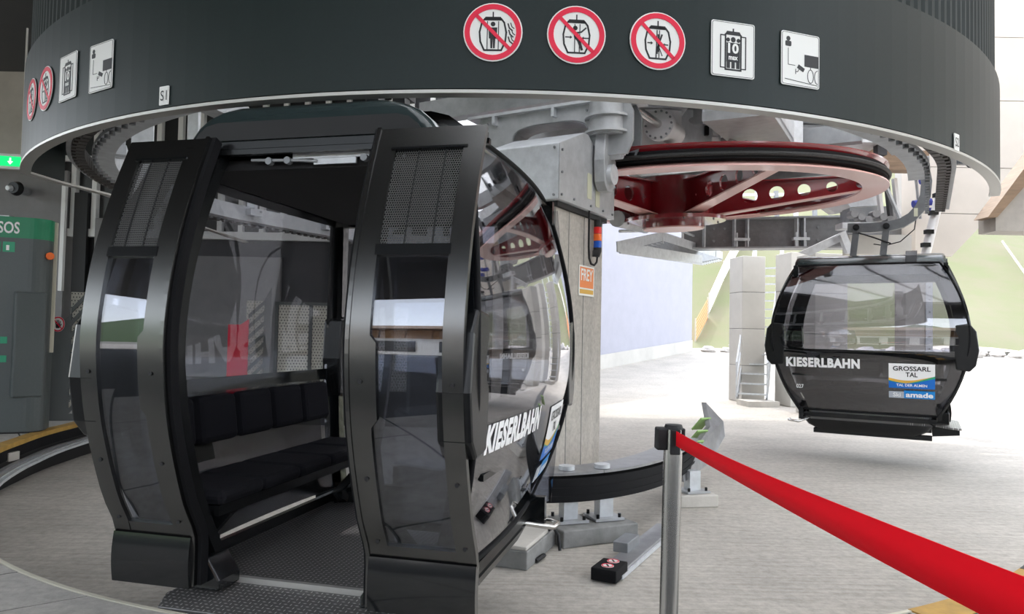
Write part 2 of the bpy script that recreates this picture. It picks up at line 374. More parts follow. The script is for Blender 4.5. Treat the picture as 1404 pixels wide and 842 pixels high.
# ================================================================== THE SETTING
CX, CY = -0.03, 7.62                                  # centre of the turnaround
A = Vector((0.494, 0.8695, 0)); B = Vector((0.8695, -0.494, 0)); UP = Vector((0, 0, 1))
PIT = -0.45
def struct(o): o['kind'] = 'structure'; return o
def pol(a, r, z=0.0): return Vector((CX+r*math.sin(a), CY-r*math.cos(a), z))
def lerp_tab(t, x):
    if x <= t[0][0]: return t[0][1]
    for (x0, y0), (x1, y1) in zip(t, t[1:]):
        if x <= x1: return y0+(y1-y0)*(x-x0)/(x1-x0)
    return t[-1][1]
EDGE = [(-135, 7.9), (-120, 6.5), (-108, 5.9), (-96, 5.42), (-88, 5.18), (-76, 4.88), (-65, 4.66), (-55, 4.53), (-45, 4.5), (90, 4.5)]
def redge(a): return lerp_tab(EDGE, math.degrees(a))

# pit floor and yard, rising gently at the back
b = MB()
xs = [-30+i*2.5 for i in range(45)]; ys = [-26, -10, 0, 4, 8, 12, 16, 20, 22, 25, 28, 31, 34, 37]
gz = lambda y: PIT if y < 22 else PIT+(y-22)*0.088
P = [(x, y, gz(y)) for y in ys for x in xs]; n = len(xs)
b.add(P, [(j*n+i, j*n+i+1, (j+1)*n+i+1, (j+1)*n+i) for j in range(len(ys)-1) for i in range(n-1)], True)
struct(tag(b.obj('floor', 'pit_floor'), 'bare brushed concrete floor of the station yard'))
# grass hillside
b = MB(); hx = [-10+i*2.2 for i in range(50)]; hy = [35+j*2.0 for j in range(38)]
def hz(x, y): return 0.7 + (y-35)*0.50 + 0.35*math.sin(x*0.33+y*0.2)+0.25*math.sin(x*0.11-y*0.37) - 0.15
P = [(x, y, hz(x, y)) for y in hy for x in hx]; n = len(hx)
b.add(P, [(j*n+i, j*n+i+1, (j+1)*n+i+1, (j+1)*n+i) for j in range(len(hy)-1) for i in range(n-1)], True)
struct(tag(b.obj('hillside', 'grass'), 'sunlit grass hillside rising behind the station'))
# raised platform round the turnaround
N = 90; a0, a1 = math.radians(-135), math.radians(62)
b = MB(); top = []; 
for i in range(N+1):
    a = a0+(a1-a0)*i/N; top += [pol(a, redge(a)+0.015, -0.004), pol(a, 18, -0.004)]
b.add(top, [(2*i, 2*i+1, 2*i+3, 2*i+2) for i in range(N)])
plat = b.obj('platform', 'joint'); struct(tag(plat, 'raised paved platform around the cabin turnaround'))
b = MB(); fr = []
for i in range(N+1):
    a = a0+(a1-a0)*i/N; fr += [pol(a, redge(a)+0.02, -0.03), pol(a, redge(a)+0.02, PIT)]
b.add(fr, [(2*i, 2*i+2, 2*i+3, 2*i+1) for i in range(N)], True)
b.obj('platform_face', 'black_matt', plat)
# edge strips: pale line near, yellow on the far left, yellow and dark blocks on the right
def edge_seg(d0, d1, r0, r1, z, h, n):
    b = MB(); ring = []
    for i in range(n+1):
        a = math.radians(d0+(d1-d0)*i/n); e = redge(a)
        ring.append([pol(a, e+r0, z-h), pol(a, e+r1, z-h), pol(a, e+r1, z), pol(a, e+r0, z)])
    P = [p for q in ring for p in q]
    b.add(P, [(i*4+k, i*4+(k+1) % 4, i*4+4+(k+1) % 4, i*4+4+k) for i in range(n) for k in range(4)] + [(0, 1, 2, 3), tuple(n*4+k for k in (3, 2, 1, 0))])
    return b
edge_seg(-70, 29, 0.0, 0.022, 0.004, 0.06, 60).obj('edge_strip', 'edge_pale', plat)
edge_seg(-133, -70, 0.0, 0.15, 0.006, 0.05, 40).obj('edge_strip', 'yellow_edge', plat, label='yellow painted edge strip')
d = 26.0; k = 0
while d < 60:
    w = 5.2
    edge_seg(d, d+w-0.1, 0.0, 0.17, 0.006, 0.05, 6).obj('edge_block', 'yellow_edge' if k % 2 == 0 else 'dark_strip', plat); d += w; k += 1
edge_seg(26, 60, 0.175, 0.42, 0.005, 0.04, 30).obj('edge_strip', 'dark_strip', plat)
# paving slabs, each its own piece, cut along the curved edge
E1 = Vector((0.792, 0.611, 0)); E2 = Vector((-0.611, 0.792, 0))
def ang_r(p): q = Vector((p.x-CX, p.y-CY, 0)); return math.atan2(q.x, -q.y), q.length
def slab_poly(c0, c1, f0, f1):
    cs = [E1*c0+E2*f0, E1*c1+E2*f0, E1*c1+E2*f1, E1*c0+E2*f1]; pts = []
    for i in range(4):
        for k in range(12): pts.append(cs[i].lerp(cs[(i+1) % 4], k/12))
    def lim(p):
        a, r = ang_r(p); dg = math.degrees(a); off = 0.026
        if dg < -70: off = 0.155
        if dg > 26: off = 0.43
        return r - (redge(a)+off)
    ok = [lim(p) > 0 for p in pts]; n = len(pts)
    if all(ok): return cs
    if not any(ok): return None
    st = next(i for i in range(n) if ok[i] and not ok[i-1]); run = []; i = st
    while ok[i % n] and i < st+n: run.append(pts[i % n]); i += 1
    if len(run) < 3: return None
    def cross(p, q):
        for _ in range(20):
            m_ = (p+q)/2
            if lim(m_) > 0: p = m_
            else: q = m_
        return p
    s_ = cross(run[0], pts[(st-1) % n]); e_ = cross(run[-1], pts[i % n])
    aa, ab = ang_r(e_)[0], ang_r(s_)[0]; arc = []
    for k in range(1, 8):
        a = aa+(ab-aa)*k/8; dg = math.degrees(a); off = 0.155 if dg < -70 else (0.43 if dg > 26 else 0.026)
        arc.append(pol(a, redge(a)+off))
    return [s_]+run+[e_]+arc
g = 0.009
for j in range(-6, 24):
    f0 = 4.038+(j-6)*0.59
    for i in range(-14, 10):
        c0 = 0.703+i*1.2+(0.6 if j % 2 else 0.0); cc = E1*(c0+0.6)+E2*(f0+0.3)
        near = 1.6 < cc.y < 6.0 and -6.5 < cc.x < 5.5
        far = 5.5 < cc.y < 12.3 and -10.5 < cc.x < -4.6
        if not (near or far): continue
        a_, r_ = ang_r(cc)
        if r_ > 11 or math.degrees(a_) > 60 or math.degrees(a_) < -134: continue
        pl = slab_poly(c0+g, c0+1.2-g, f0+g, f0+0.59-g)
        if not pl: continue
        z = random.uniform(-0.0015, 0.0015)
        b = MB(); b.prism([(p.x, p.y) for p in pl], (0, 0, -0.04), (1, 0, 0), (0, 1, 0), (0, 0, 0.04+z)); b.obj('paving_slab', 'slab', plat)

# ceiling and beam, upper left
b = MB(); b.box((-9.0, 10.0, 6.0), (14.4, 21, 0.4)); struct(tag(b.obj('ceiling', 'ceiling_dark'), 'dark underside of the station roof'))
b = MB(); b.box((-4.0, -4.2, 6.0), (24.4, 7.3, 0.4)); struct(tag(b.obj('ceiling', 'ceiling_dark'), 'dark station roof over the boarding platform'))
rg = bpy.data.objects.new('diffuser_roof', None); COL.objects.link(rg); struct(tag(rg, 'added translucent sheets that soften the light over the turnaround'))  # unseen sheets added to spread soft daylight over floor and machinery
for i in range(4):
    for j in range(9):
        w_ = 1.84 if j != 4 else 1.70
        b = MB(); b.box((-0.85+i*2.0, 0.9+j*2.3, 6.0), (1.97, 2.28 if j not in (4, 5) else 1.95, 0.03)); b.obj('diffuser_sheet', 'diffuser_sheet', rg)
for i in range(5):
    b = MB(); b.box((-1.85+i*2.0, 10.0, 6.1), (0.10, 21, 0.2)); b.obj('diffuser_purlin', 'galv', rg)
b = MB(); b.box((-12.8, 13.2, 4.95), (8.5, 0.6, 1.75)); struct(tag(b.obj('trim_1', 'beam_concrete'), 'pale concrete beam below the dark ceiling'))
# back wall on the left: plain grey below, dark glazing with white mullions above
wl_ = bpy.data.objects.new('wall_left', None); COL.objects.link(wl_); struct(tag(wl_, 'grey back wall with dark glazing behind the turnaround'))
b = MB(); b.box((-12.6, 13.35, 1.8), (8.9, 0.3, 4.6)); b.obj('wall_panel', 'wall_grey', wl_)
b = MB(); b.box((-4.2, 13.5, 1.2), (7.7, 0.2, 3.5)); b.obj('wall_panel', 'wall_dark', wl_)
b = MB(); b.box((-7.45, 13.3, 1.4), (0.36, 0.12, 3.7)); b.obj('wall_panel', 'wall_grey', wl_)
b = MB(); b.box((-5.45, 13.36, 1.5), (2.4, 0.1, 2.2)); b.obj('wall_panel', 'wall_grey', wl_)
mull = MB(); mull.box((0, 0, 0), (0.085, 0.12, 3.1)); mull = mull.mesh('mullion')
pane = MB(); pane.box((0, 0, 0), (0.33, 0.03, 3.05)); pane = pane.mesh('window_pane')
x = -8.85
for i in range(20):
    inst(mull, 'mullion', 'white_paint', wl_, (x+i*0.385, 13.34, 4.5))
    inst(pane, 'window_pane', 'pane_dark', wl_, (x+i*0.385+0.1925, 13.42, 4.5))
b = MB(); b.box((-5.0, 13.33, 4.35), (7.7, 0.1, 0.1)); b.obj('transom', 'white_paint', wl_)
b = MB(); b.box((-5.0, 13.33, 2.98), (7.7, 0.14, 0.14)); b.obj('transom', 'white_paint', wl_)
b = MB(); b.box((-8.12, 13.1, 2.85), (0.07, 0.07, 1.9)); b.obj('post', 'white_paint', wl_)
b = MB(); b.box((-7.88, 13.25, 1.9), (0.24, 0.1, 3.6)); b.obj('recess', 'black_matt', wl_)
for z in (3.0, 1.9):
    b = MB(); b.box((-7.45, 13.2, z), (0.1, 0.06, 0.14)); b.obj('wall_box', 'galv' if z > 2.5 else 'black_metal', wl_)
b = MB(); b.box((-10.6, 13.15, 3.2), (3.0, 0.12, 0.09)); b.obj('cable_tray', 'galv', wl_)
# lilac rendered wall at the back
b = MB(); p0 = Vector((-3.5, 18.2, 0)); p1 = Vector((8.45, 34.2, 0)); dr = (p1-p0).normalized(); nr = Vector((dr.y, -dr.x, 0))
b.prism([(0, -0.6), ((p1-p0).length, -0.6), ((p1-p0).length, 8), (0, 8)], p0, dr, UP, -nr*0.5)
wb = b.obj('wall_back', 'wall_lilac'); struct(tag(wb, 'plain pale lilac rendered wall at the back of the yard'))
b = MB(); b.prism([(0, -0.6), ((p1-p0).length, -0.6), ((p1-p0).length, 1.15), ((p1-p0).length*0.55, 0.52), (0, 0.3)], p0+nr*0.04, dr, UP, -nr*0.03); b.obj('plinth', 'concrete_far', wb)
# beige concrete wall on the right with a slanting lower edge, built of courses
def clip_z(poly, z, keep_above):
    out = []
    for i in range(len(poly)):
        p, q = poly[i], poly[(i+1) % len(poly)]; ip = (p[1] >= z) == keep_above; iq = (q[1] >= z) == keep_above
        if ip: out.append(p)
        if ip != iq: t = (z-p[1])/(q[1]-p[1]); out.append((p[0]+(q[0]-p[0])*t, z))
    return out
wr = bpy.data.objects.new('wall_right', None); COL.objects.link(wr); struct(tag(wr, 'beige concrete wall with a slanting lower edge on the right'))
poly = [(7.75, 2.95), (8.45, 2.95), (12.5, 7.3), (12.5, 9.5), (7.75, 9.5)]
zs = [2.9, 3.78, 4.68, 6.0, 7.25, 8.5, 9.6]
for z0, z1 in zip(zs, zs[1:]):
    pl = clip_z(clip_z(poly, z0+0.006, True), z1-0.006, False)
    b = MB(); b.prism(pl, (0, 14.0, 0), (1, 0, 0), (0, 0, 1), (0, 0.5, 0)); b.obj('concrete_panel', 'wall_beige', wr)
b = MB(); b.prism([(7.76, 3.0), (8.4, 3.0), (12.4, 7.35), (12.4, 9.4), (7.76, 9.4)], (0, 14.03, 0), (1, 0, 0), (0, 0, 1), (0, 0.4, 0)); b.obj('joint_core', 'joint', wr)
# boarded canopy edge at far right
t = thing('canopy', 'boarded canopy edge with brown rim beside the beige wall', 'canopy', (7.3, 11.0, 3.0), kind='structure')
for i in range(3):
    y0 = 0.02+i*0.14
    b = MB(); b.prism([(0.02, 0), (3.2, 0), (3.2, 3.6), (0.02, 0.25)], (0, y0, 0), (1, 0, 0), (0, 0, 1), (0, 0.132, 0)); b.obj('board', 'board_grey', t)
b = MB(); b.prism([(-0.14, 0.2), (0.0, 0.2), (3.2, 3.85), (3.2, 4.75)], (0, -0.05, 0), (1, 0, 0), (0, 0, 1), (0, 0.35, 0)); b.obj('rim', 'wood_brown', t)

# ================================================================== THE STATION HEAD
def at(px, py, d):
    """world point at distance d (along the view axis) seen at a place in the 1404x842 frame; used to read off real positions"""
    f = Vector((0, math.cos(PITCH), math.sin(PITCH))); u0 = Vector((0, -math.sin(PITCH), math.cos(PITCH))); r0 = Vector((1, 0, 0))
    r = r0*math.cos(ROLL)+u0*math.sin(ROLL); u = u0*math.cos(ROLL)-r0*math.sin(ROLL)
    v = f+r*((px-702)/F_PX)+u*((421-py)/F_PX)
    return Vector((0, 0, EYE))+v*(d/v.y)
# --- curved fascia
RF, ZF = 4.24, 2.42
fp = [Vector((-3.50, y, 0)) for y in (9.5, 8.5, 7.5, 6.8, 6.2)] + [Vector((-3.60, 5.75, 0))]
fp += [pol(math.radians(-58+i*118/64), RF) for i in range(65)]
fas = thing('station_fascia', 'dark green-grey curved fascia of the station head above the cabins', 'fascia', (CX, CY, ZF))
loc = lambda p, z: (p.x-CX, p.y-CY, z)
b = MB(); b.ribbon([loc(p, 0.37) for p in fp[5:]], 0.06, 0.71, smooth=False); o = b.obj('fascia_panel', 'fascia', fas)
for i, q in enumerate(o.data.polygons): q.use_smooth = False
b = MB(); b.ribbon([loc(p, 0.0) for p in fp], 0.07, 0.016); b.obj('bottom_flange', 'alu_trim', fas)
b = MB(); rp = []
for i in range(5, len(fp)-1):
    n = max(2, int((fp[i+1]-fp[i]).length/0.018))
    for k in range(n): rp.append(fp[i].lerp(fp[i+1], k/n))
rp2 = []
for i, p in enumerate(rp):
    t_ = (rp[min(i+1, len(rp)-1)]-rp[max(0, i-1)]).normalized(); nn = Vector((t_.y, -t_.x, 0))
    rp2.append(p - nn*(0.012 if (i//2) % 2 else 0.0))
P = [];
for p in rp2: P += [loc(p, 0.72), loc(p, 2.4)]
b.add(P, [(2*i, 2*i+2, 2*i+3, 2*i+1) for i in range(len(rp2)-1)]); b.obj('ribbed_panel', 'fascia_rib', fas)

# --- signs on the fascia
def sign_frame(deg, z, r=RF+0.034):
    a = math.radians(deg); return pol(a, r, z), a
def local_uv(u, v, d=0.0): return (u, -d, v)
def sign_thing(name, label, deg, z, group=None):
    p, a = sign_frame(deg, z); return thing(name, label, 'sign', tuple(p), a, group)
def flat(poly, d0, d1, m_, par, nm): b = MB(); b.prism(poly, (0, -d0, 0), (1, 0, 0), (0, 0, 1), (0, -(d1-d0), 0)); return b.obj(nm, m_, par)
def rrect(w, h, r=0.01, n=4, cx=0, cy=0):
    P = []
    for sx, sy, a0 in ((1, 1, 0), (-1, 1, PI/2), (-1, -1, PI), (1, -1, 1.5*PI)):
        for i in range(n+1): a = a0+PI/2*i/n; P.append((cx+sx*(w/2-r)+r*math.cos(a), cy+sy*(h/2-r)+r*math.sin(a)))
    return P
def stroke(pts, w):
    """polyline to quads (list of polygons)"""
    out = []
    for p, q in zip(pts, pts[1:]):
        dx, dy = q[0]-p[0], q[1]-p[1]; l = math.hypot(dx, dy); nx, ny = -dy/l*w/2, dx/l*w/2; ex, ey = dx/l*w*0.3, dy/l*w*0.3
        out.append([(p[0]-ex+nx, p[1]-ey+ny), (p[0]-ex-nx, p[1]-ey-ny), (q[0]+ex-nx, q[1]+ey-ny), (q[0]+ex+nx, q[1]+ey+ny)])
    return out
def print_obj(polys, m_, par, nm='pictogram', d0=0.004, d1=0.0055):
    b = MB()
    for pl in polys: b.prism(pl, (0, -d0, 0), (1, 0, 0), (0, 0, 1), (0, -(d1-d0), 0))
    return b.obj(nm, m_, par)
CAB = [(-0.038, 0.063), (-0.052, 0.045), (-0.062, 0.0), (-0.058, -0.045), (-0.04, -0.085), (0.04, -0.085), (0.058, -0.045), (0.062, 0.0), (0.052, 0.045), (0.038, 0.063), (-0.038, 0.063)]
def cabin_picto(person):
    ps = stroke(CAB, 0.008) + [[(-0.042, 0.055), (0.042, 0.055), (0.036, 0.072), (-0.036, 0.072)]] + stroke([(0, 0.07), (0, 0.094)], 0.006)
    if person == 0:
        ps += [circ(0.011, 12, 0, 0.038), [(-0.02, 0.022), (0.02, 0.022), (0.018, -0.03), (0.012, -0.03), (0.01, -0.076), (0.002, -0.076), (0, -0.03), (-0.002, -0.076), (-0.01, -0.076), (-0.012, -0.03), (-0.018, -0.03)]]
        ps += stroke([(-0.026, 0.05), (-0.026, -0.08)], 0.004) + stroke([(0.026, 0.05), (0.026, -0.08)], 0.004)
        for k, (x_, y_) in enumerate(((0.078, 0.02), (0.082, -0.01), (0.08, -0.042))):
            ps += stroke([(x_-0.008, y_+0.02), (x_-0.002, y_), (x_+0.012, y_-0.012)], 0.006) + stroke([(x_+0.004, y_+0.024), (x_+0.010, y_+0.006), (x_+0.020, y_-0.002)], 0.004)
    elif person == 1:
        ps += [circ(0.011, 12, -0.006, 0.032), [(-0.014, 0.018), (0.008, 0.012), (0.02, -0.03), (0.032, -0.07), (0.022, -0.074), (0.004, -0.03), (-0.012, -0.012)]] + stroke([(0.0, 0.01), (0.022, 0.014), (0.044, 0.034)], 0.007)
        ps += stroke([(-0.008, 0.05), (-0.008, -0.08)], 0.004) + stroke([(0.016, 0.05), (0.014, -0.08)], 0.004)
        ps += stroke([(-0.052, -0.012), (-0.03, -0.012)], 0.005) + stroke([(0.056, -0.014), (0.034, -0.014)], 0.005) + [[(-0.03, -0.004), (-0.03, -0.02), (-0.02, -0.012)], [(0.034, -0.006), (0.034, -0.022), (0.024, -0.014)]]
    else:
        ps += stroke([(-0.004, 0.05), (-0.008, -0.08)], 0.005) + stroke([(0.008, 0.05), (0.006, -0.08)], 0.004) + stroke([(0.02, 0.03), (0.0, -0.03), (-0.004, -0.06)], 0.008) + stroke([(0.006, -0.03), (0.022, -0.07)], 0.004) + stroke([(0.002, 0.03), (0.002, -0.05)], 0.006)
        ps += stroke([(-0.05, -0.012), (-0.034, -0.012)], 0.005) + stroke([(0.05, -0.016), (0.034, -0.016)], 0.005) + [[(-0.034, -0.004), (-0.034, -0.02), (-0.024, -0.012)], [(0.034, -0.008), (0.034, -0.024), (0.024, -0.016)]]
    return ps
def ban_sign(deg, z, person, label, mirror=False, s=1.0):
    t = sign_thing('prohibition_sign', label, deg, z, 'round prohibition signs on the fascia'); t.scale = (s, 1, s)
    flat(circ(0.138, 40), 0, 0.004, 'sign_white', t, 'sign_plate')
    b = MB(); b.plate_hole(circ(0.132, 40), circ(0.108, 40), (0, -0.004, 0), (1, 0, 0), (0, 0, 1), (0, -0.003, 0)); b.obj('red_ring', 'red_sign', t)
    ps = cabin_picto(person)
    print_obj(ps, 'print_black', t)
    print_obj(stroke([(-0.077, 0.077), (0.077, -0.077)], 0.017), 'red_sign', t, 'red_bar', 0.0055, 0.007)
def max_sign(deg, z, label, s=1.0):
    t = sign_thing('capacity_sign', label, deg, z, 'square white signs on the fascia'); t.scale = (s, 1, s)
    flat(rrect(0.235, 0.27, 0.012), 0, 0.004, 'sign_white', t, 'sign_plate')
    b = MB(); b.plate_hole(rrect(0.226, 0.261, 0.011), rrect(0.222, 0.257, 0.010), (0, -0.004, 0), (1, 0, 0), (0, 0, 1), (0, -0.001, 0)); b.obj('border', 'print_black', t)
    ps = stroke([(0, 0.10), (0, 0.085)], 0.007) + [[(-0.045, 0.07), (0.045, 0.07), (0.034, 0.088), (-0.034, 0.088)]]
    ps += stroke([(-0.042, 0.072), (-0.042, -0.1), (0.042, -0.1), (0.042, 0.072)], 0.008)
    for sg in (-1, 1): ps += stroke([(sg*0.04, 0.066), (sg*0.068, 0.066), (sg*0.068, -0.092), (sg*0.04, -0.092)], 0.005)
    ps += [circ(0.013, 12, 0, 0.048), circ(0.01, 12, -0.028, 0.046), circ(0.01, 12, 0.028, 0.046), [(-0.036, 0.032), (0.036, 0.032), (0.036, -0.062), (-0.036, -0.062)]]
    for x_ in (-0.026, 0.0, 0.026): ps += [[(x_-0.009, -0.06), (x_+0.009, -0.06), (x_+0.009, -0.093), (x_-0.009, -0.093)]]
    print_obj(ps, 'print_black', t)
    text_obj('10', 0.08, lambda u, v: (u, -0.0062, v+0.005), 'sign_white', t, 0.003, fit=(0.058, 0.05))
    text_obj('max', 0.03, lambda u, v: (u, -0.0062, v-0.043), 'sign_white', t, 0.001, fit=(0.05, 0.018))
def cctv_sign(deg, z, label, s=1.0):
    t = sign_thing('camera_sign', label, deg, z, 'square white signs on the fascia'); t.scale = (s, 1, s)
    flat(rrect(0.235, 0.27, 0.012), 0, 0.004, 'sign_white', t, 'sign_plate')
    b = MB(); b.plate_hole(rrect(0.226, 0.261, 0.011), rrect(0.222, 0.257, 0.010), (0, -0.004, 0), (1, 0, 0), (0, 0, 1), (0, -0.001, 0)); b.obj('border', 'print_black', t)
    ps = [circ(0.012, 14, -0.076, 0.098), rrect(0.036, 0.026, 0.006, 3, -0.076, 0.073), [(0.024, 0.03), (0.111, 0.03), (0.111, -0.03), (0.024, -0.03)]]
    ps += stroke([(-0.076, 0.05), (-0.076, -0.032), (-0.034, -0.032)], 0.0022)
    ps += [[(-0.022, -0.042), (-0.012, -0.024), (0.026, -0.042), (0.016, -0.060)]] + stroke([(-0.01, -0.048), (-0.018, -0.062), (-0.03, -0.062)], 0.003) + stroke([(-0.03, -0.05), (-0.03, -0.074)], 0.003)
    for cx_ in (0.062, 0.105):
        o_ = [(cx_+0.018*math.cos(k*PI/8), -0.076+0.034*math.sin(k*PI/8)) for k in range(17)]
        if cx_ > 0.1: o_ = [(x_, y_) for x_, y_ in o_ if x_ < 0.11]
        ps += stroke(o_, 0.003)
    ps += stroke([(0.062, -0.042), (0.062, -0.03)], 0.003) + stroke([(-0.095, -0.105), (0.105, -0.118)], 0.0025)
    print_obj(ps, 'print_black', t)
def tag_sign(deg, z, txt, label, s=1.0):
    t = sign_thing('bay_sign', label, deg, z, 'small bay number signs'); t.scale = (s, 1, s)
    flat(rrect(0.068, 0.098, 0.004), 0, 0.004, 'sign_white', t, 'sign_plate')
    text_obj(txt, 0.06, lambda u, v: (u, -0.0062, v), 'print_black', t, 0.0, fit=(0.046, 0.052))
ban_sign(-1.13, 2.697, 0, 'round red ban sign with standing person, nearest the middle of the fascia')
ban_sign(4.09, 2.696, 1, 'round red ban sign with waving person, second of three on the right')
ban_sign(9.33, 2.694, 2, 'round red ban sign with ski poles between doors, left of the 10 max sign')
max_sign(14.54, 2.692, 'white 10 max capacity sign beside the right-hand ban signs')
cctv_sign(19.75, 2.692, 'white camera surveillance sign, rightmost large sign on the fascia')
tag_sign(37.75, 2.472, 'S2', 'small white S2 sign near the right end of the fascia')
tag_sign(-24.8, 2.494, 'S1', 'small white S1 sign on the left half of the fascia')
cctv_sign(-32.2, 2.733, 'white camera surveillance sign on the left, above the S1 sign')
max_sign(-37.4, 2.747, 'white capacity sign on the far left of the fascia')
ban_sign(-42.3, 2.753, 1, 'round red ban sign at far left beside the white capacity sign')
ban_sign(-46.9, 2.757, 2, 'round red ban sign, leftmost on the fascia edge')

# --- toothed chain conveyor behind the fascia
cc = thing('chain_conveyor', 'toothed chain conveyor running round behind the fascia edge', 'conveyor', (CX, CY, 2.66))
def conv_path(r, tail=2.0):
    P = []
    l0 = pol(math.radians(-119.6), r); r0 = pol(math.radians(60.4), r)
    for i in range(16): P.append(l0 + A*(4.4*(1-i/16)))
    for i in range(97): P.append(pol(math.radians(-119.6+180*i/96), r))
    for i in range(1, 15): P.append(r0 + A*(tail*i/14))
    return P
def resample(P, step):
    out = [P[0]]; acc = 0
    for p, q in zip(P, P[1:]):
        L = (q-p).length
        while acc+L >= step:
            t_ = (step-acc)/L; p = p.lerp(q, t_); out.append(p.copy()); L = (q-p).length; acc = 0
        acc += L
    return out
b = MB(); b.ribbon([loc(p, 0.05) for p in conv_path(3.98)], 0.03, 0.12); b.obj('outer_rail', 'galv', cc)
b = MB(); b.ribbon([loc(p, 0.0) for p in conv_path(3.74, 0.3)], 0.16, 0.03); b.obj('inner_plate', 'galv_light', cc)
b = MB(); b.ribbon([loc(p, 0.09) for p in conv_path(3.68, 0.3)], 0.02, 0.16); b.obj('inner_rail', 'galv_light', cc)
lk = MB(); lk.box((0, 0, 0), (0.06, 0.10, 0.075)); lk.box((0.045, 0, -0.02), (0.03, 0.06, 0.05)); lk.box((0, 0.0, 0.06), (0.02, 0.13, 0.05)); lk = lk.mesh('chain_link')
P = resample(conv_path(3.90), 0.118)
for i, p in enumerate(P):
    t_ = (P[min(i+1, len(P)-1)]-P[max(0, i-1)]); inst(lk, 'chain_link', 'chain', cc, loc(p, 0.015), (0, 0, math.atan2(t_.y, t_.x)-PI/2))
tb = MB(); tb.cyl((0, 0, -0.03), (0, 0, 0.0), 0.022, 6); tb = tb.mesh('tooth')
for i, p in enumerate(resample(conv_path(3.80), 0.13)): inst(tb, 'tooth', 'galv_dark', cc, loc(p, -0.012))
br = MB(); br.box((0, 0, 0.6), (0.05, 0.13, 1.1)); br.box((0, 0, 0.10), (0.2, 0.16, 0.08)); br.box((0.06, 0, 0.28), (0.12, 0.2, 0.05)); br.box((-0.03, 0, 0.5), (0.03, 0.2, 0.3))
br.cyl((0.06, -0.12, 0.3), (0.06, 0.12, 0.3), 0.014, 8); br.cyl((0.06, -0.12, 0.12), (0.06, 0.12, 0.12), 0.014, 8); br = br.mesh('bracket')
P = conv_path(3.66)
for i in list(range(2, 16, 5)) + list(range(18, 112, 9)) + []:
    if i >= len(P)-1: continue
    p = P[i]; t_ = P[i+1]-P[i-1]; inst(br, 'bracket', 'galv_light', cc, loc(p, 0.0), (0, 0, math.atan2(t_.y, t_.x)+PI))
# curved carrier beam above the brackets
b = MB(); b.ribbon([loc(p, 1.25) for p in conv_path(3.62, 0.3)], 0.25, 0.2); b.obj('carrier_beam', 'galv', cc)

# --- concrete column with galvanised head
HC = Vector((0.50, 8.30, 0))                         # near right corner of the head
def hA(s_, c_, z): return HC + A*s_ - B*c_ + UP*z
t = thing('concrete_column', 'square concrete column carrying the galvanised head, behind the open cabin', 'column', tuple(hA(0.9, 0.5, PIT)))
O = t.location
for i in range(5):                                    # board-marked faces: separate lifts with a recessed joint
    pass
b = MB()
for k, (c0, c1) in enumerate(((0.09, 0.44), (0.447, 0.93))):
    b.prism([(0.14, 0), (1.56, 0), (1.56, 3.24), (0.14, 3.24)], hA(0, c0, PIT)-O, A, UP, -B*(c1-c0))
b.obj('shaft', 'concrete_col', t, bevel=0.012)
for s_ in (0.5, 0.95):
    b = MB(); b.box(hA(s_, 0.088, 1.2)-O, (0.012, 0.006, 3.2), math.atan2(A.y, A.x)); b.obj('joint_line', 'concrete_dark', t)
b = MB(); b.prism([(0.1, 0), (1.6, 0), (1.6, 0.06), (0.1, 0.06)], hA(0, 0.05, 2.79)-O, A, UP, -B*0.92); b.obj('bearing_plate', 'black_matt', t)

t = thing('column_head', 'galvanised steel head box on top of the concrete column', 'steel box', tuple(hA(0.85, 0.5, 2.85))); O = t.location
side = [(0, 0), (0, 0.65), (0.70, 0.94), (0.80, 0.94), (1.62, 0.58), (1.70, 0.42), (1.70, 0)]
b = MB(); b.prism(side, hA(0, 0, 2.85)-O, A, UP, -B*1.0); b.obj('box_body', 'galv_light', t, bevel=0.01)
b = MB(); b.prism([(x_*0.995+0.004, z_*0.99+0.003) for x_, z_ in side], hA(0, 0, 2.85)-O, A, UP, B*0.012); b.obj('side_plate', 'galv', t)
for s_, z_ in ((0.86, 0.30), (1.12, 0.24)):
    b = MB(); b.prism(rrect(0.13, 0.32, 0.02, 3, s_, z_), hA(0, -0.012, 2.85)-O, A, UP, B*0.006); b.obj('type_plate', 'plate_yellow', t)
bm_ = MB(); bm_.cyl((0, 0, 0), (0, 0, 0.02), 0.016, 6); bm_ = bm_.mesh('bolt')
qB = B.to_track_quat('Z', 'Y').to_euler(); qA = (-A).to_track_quat('Z', 'Y').to_euler()
for s_, z_ in ((0.06, 0.58), (0.06, 0.32), (0.06, 0.06), (0.4, 0.06), (0.9, 0.06), (1.3, 0.06), (1.62, 0.06), (1.62, 0.4)): inst(bm_, 'bolt', 'galv_dark', t, hA(s_, -0.012, 2.85+z_)-O, qB)
for c_ in (0.05, 0.95):
    for z_ in (0.05, 0.6): inst(bm_, 'bolt', 'galv_dark', t, hA(0, c_, 2.85+z_)-O, qA)

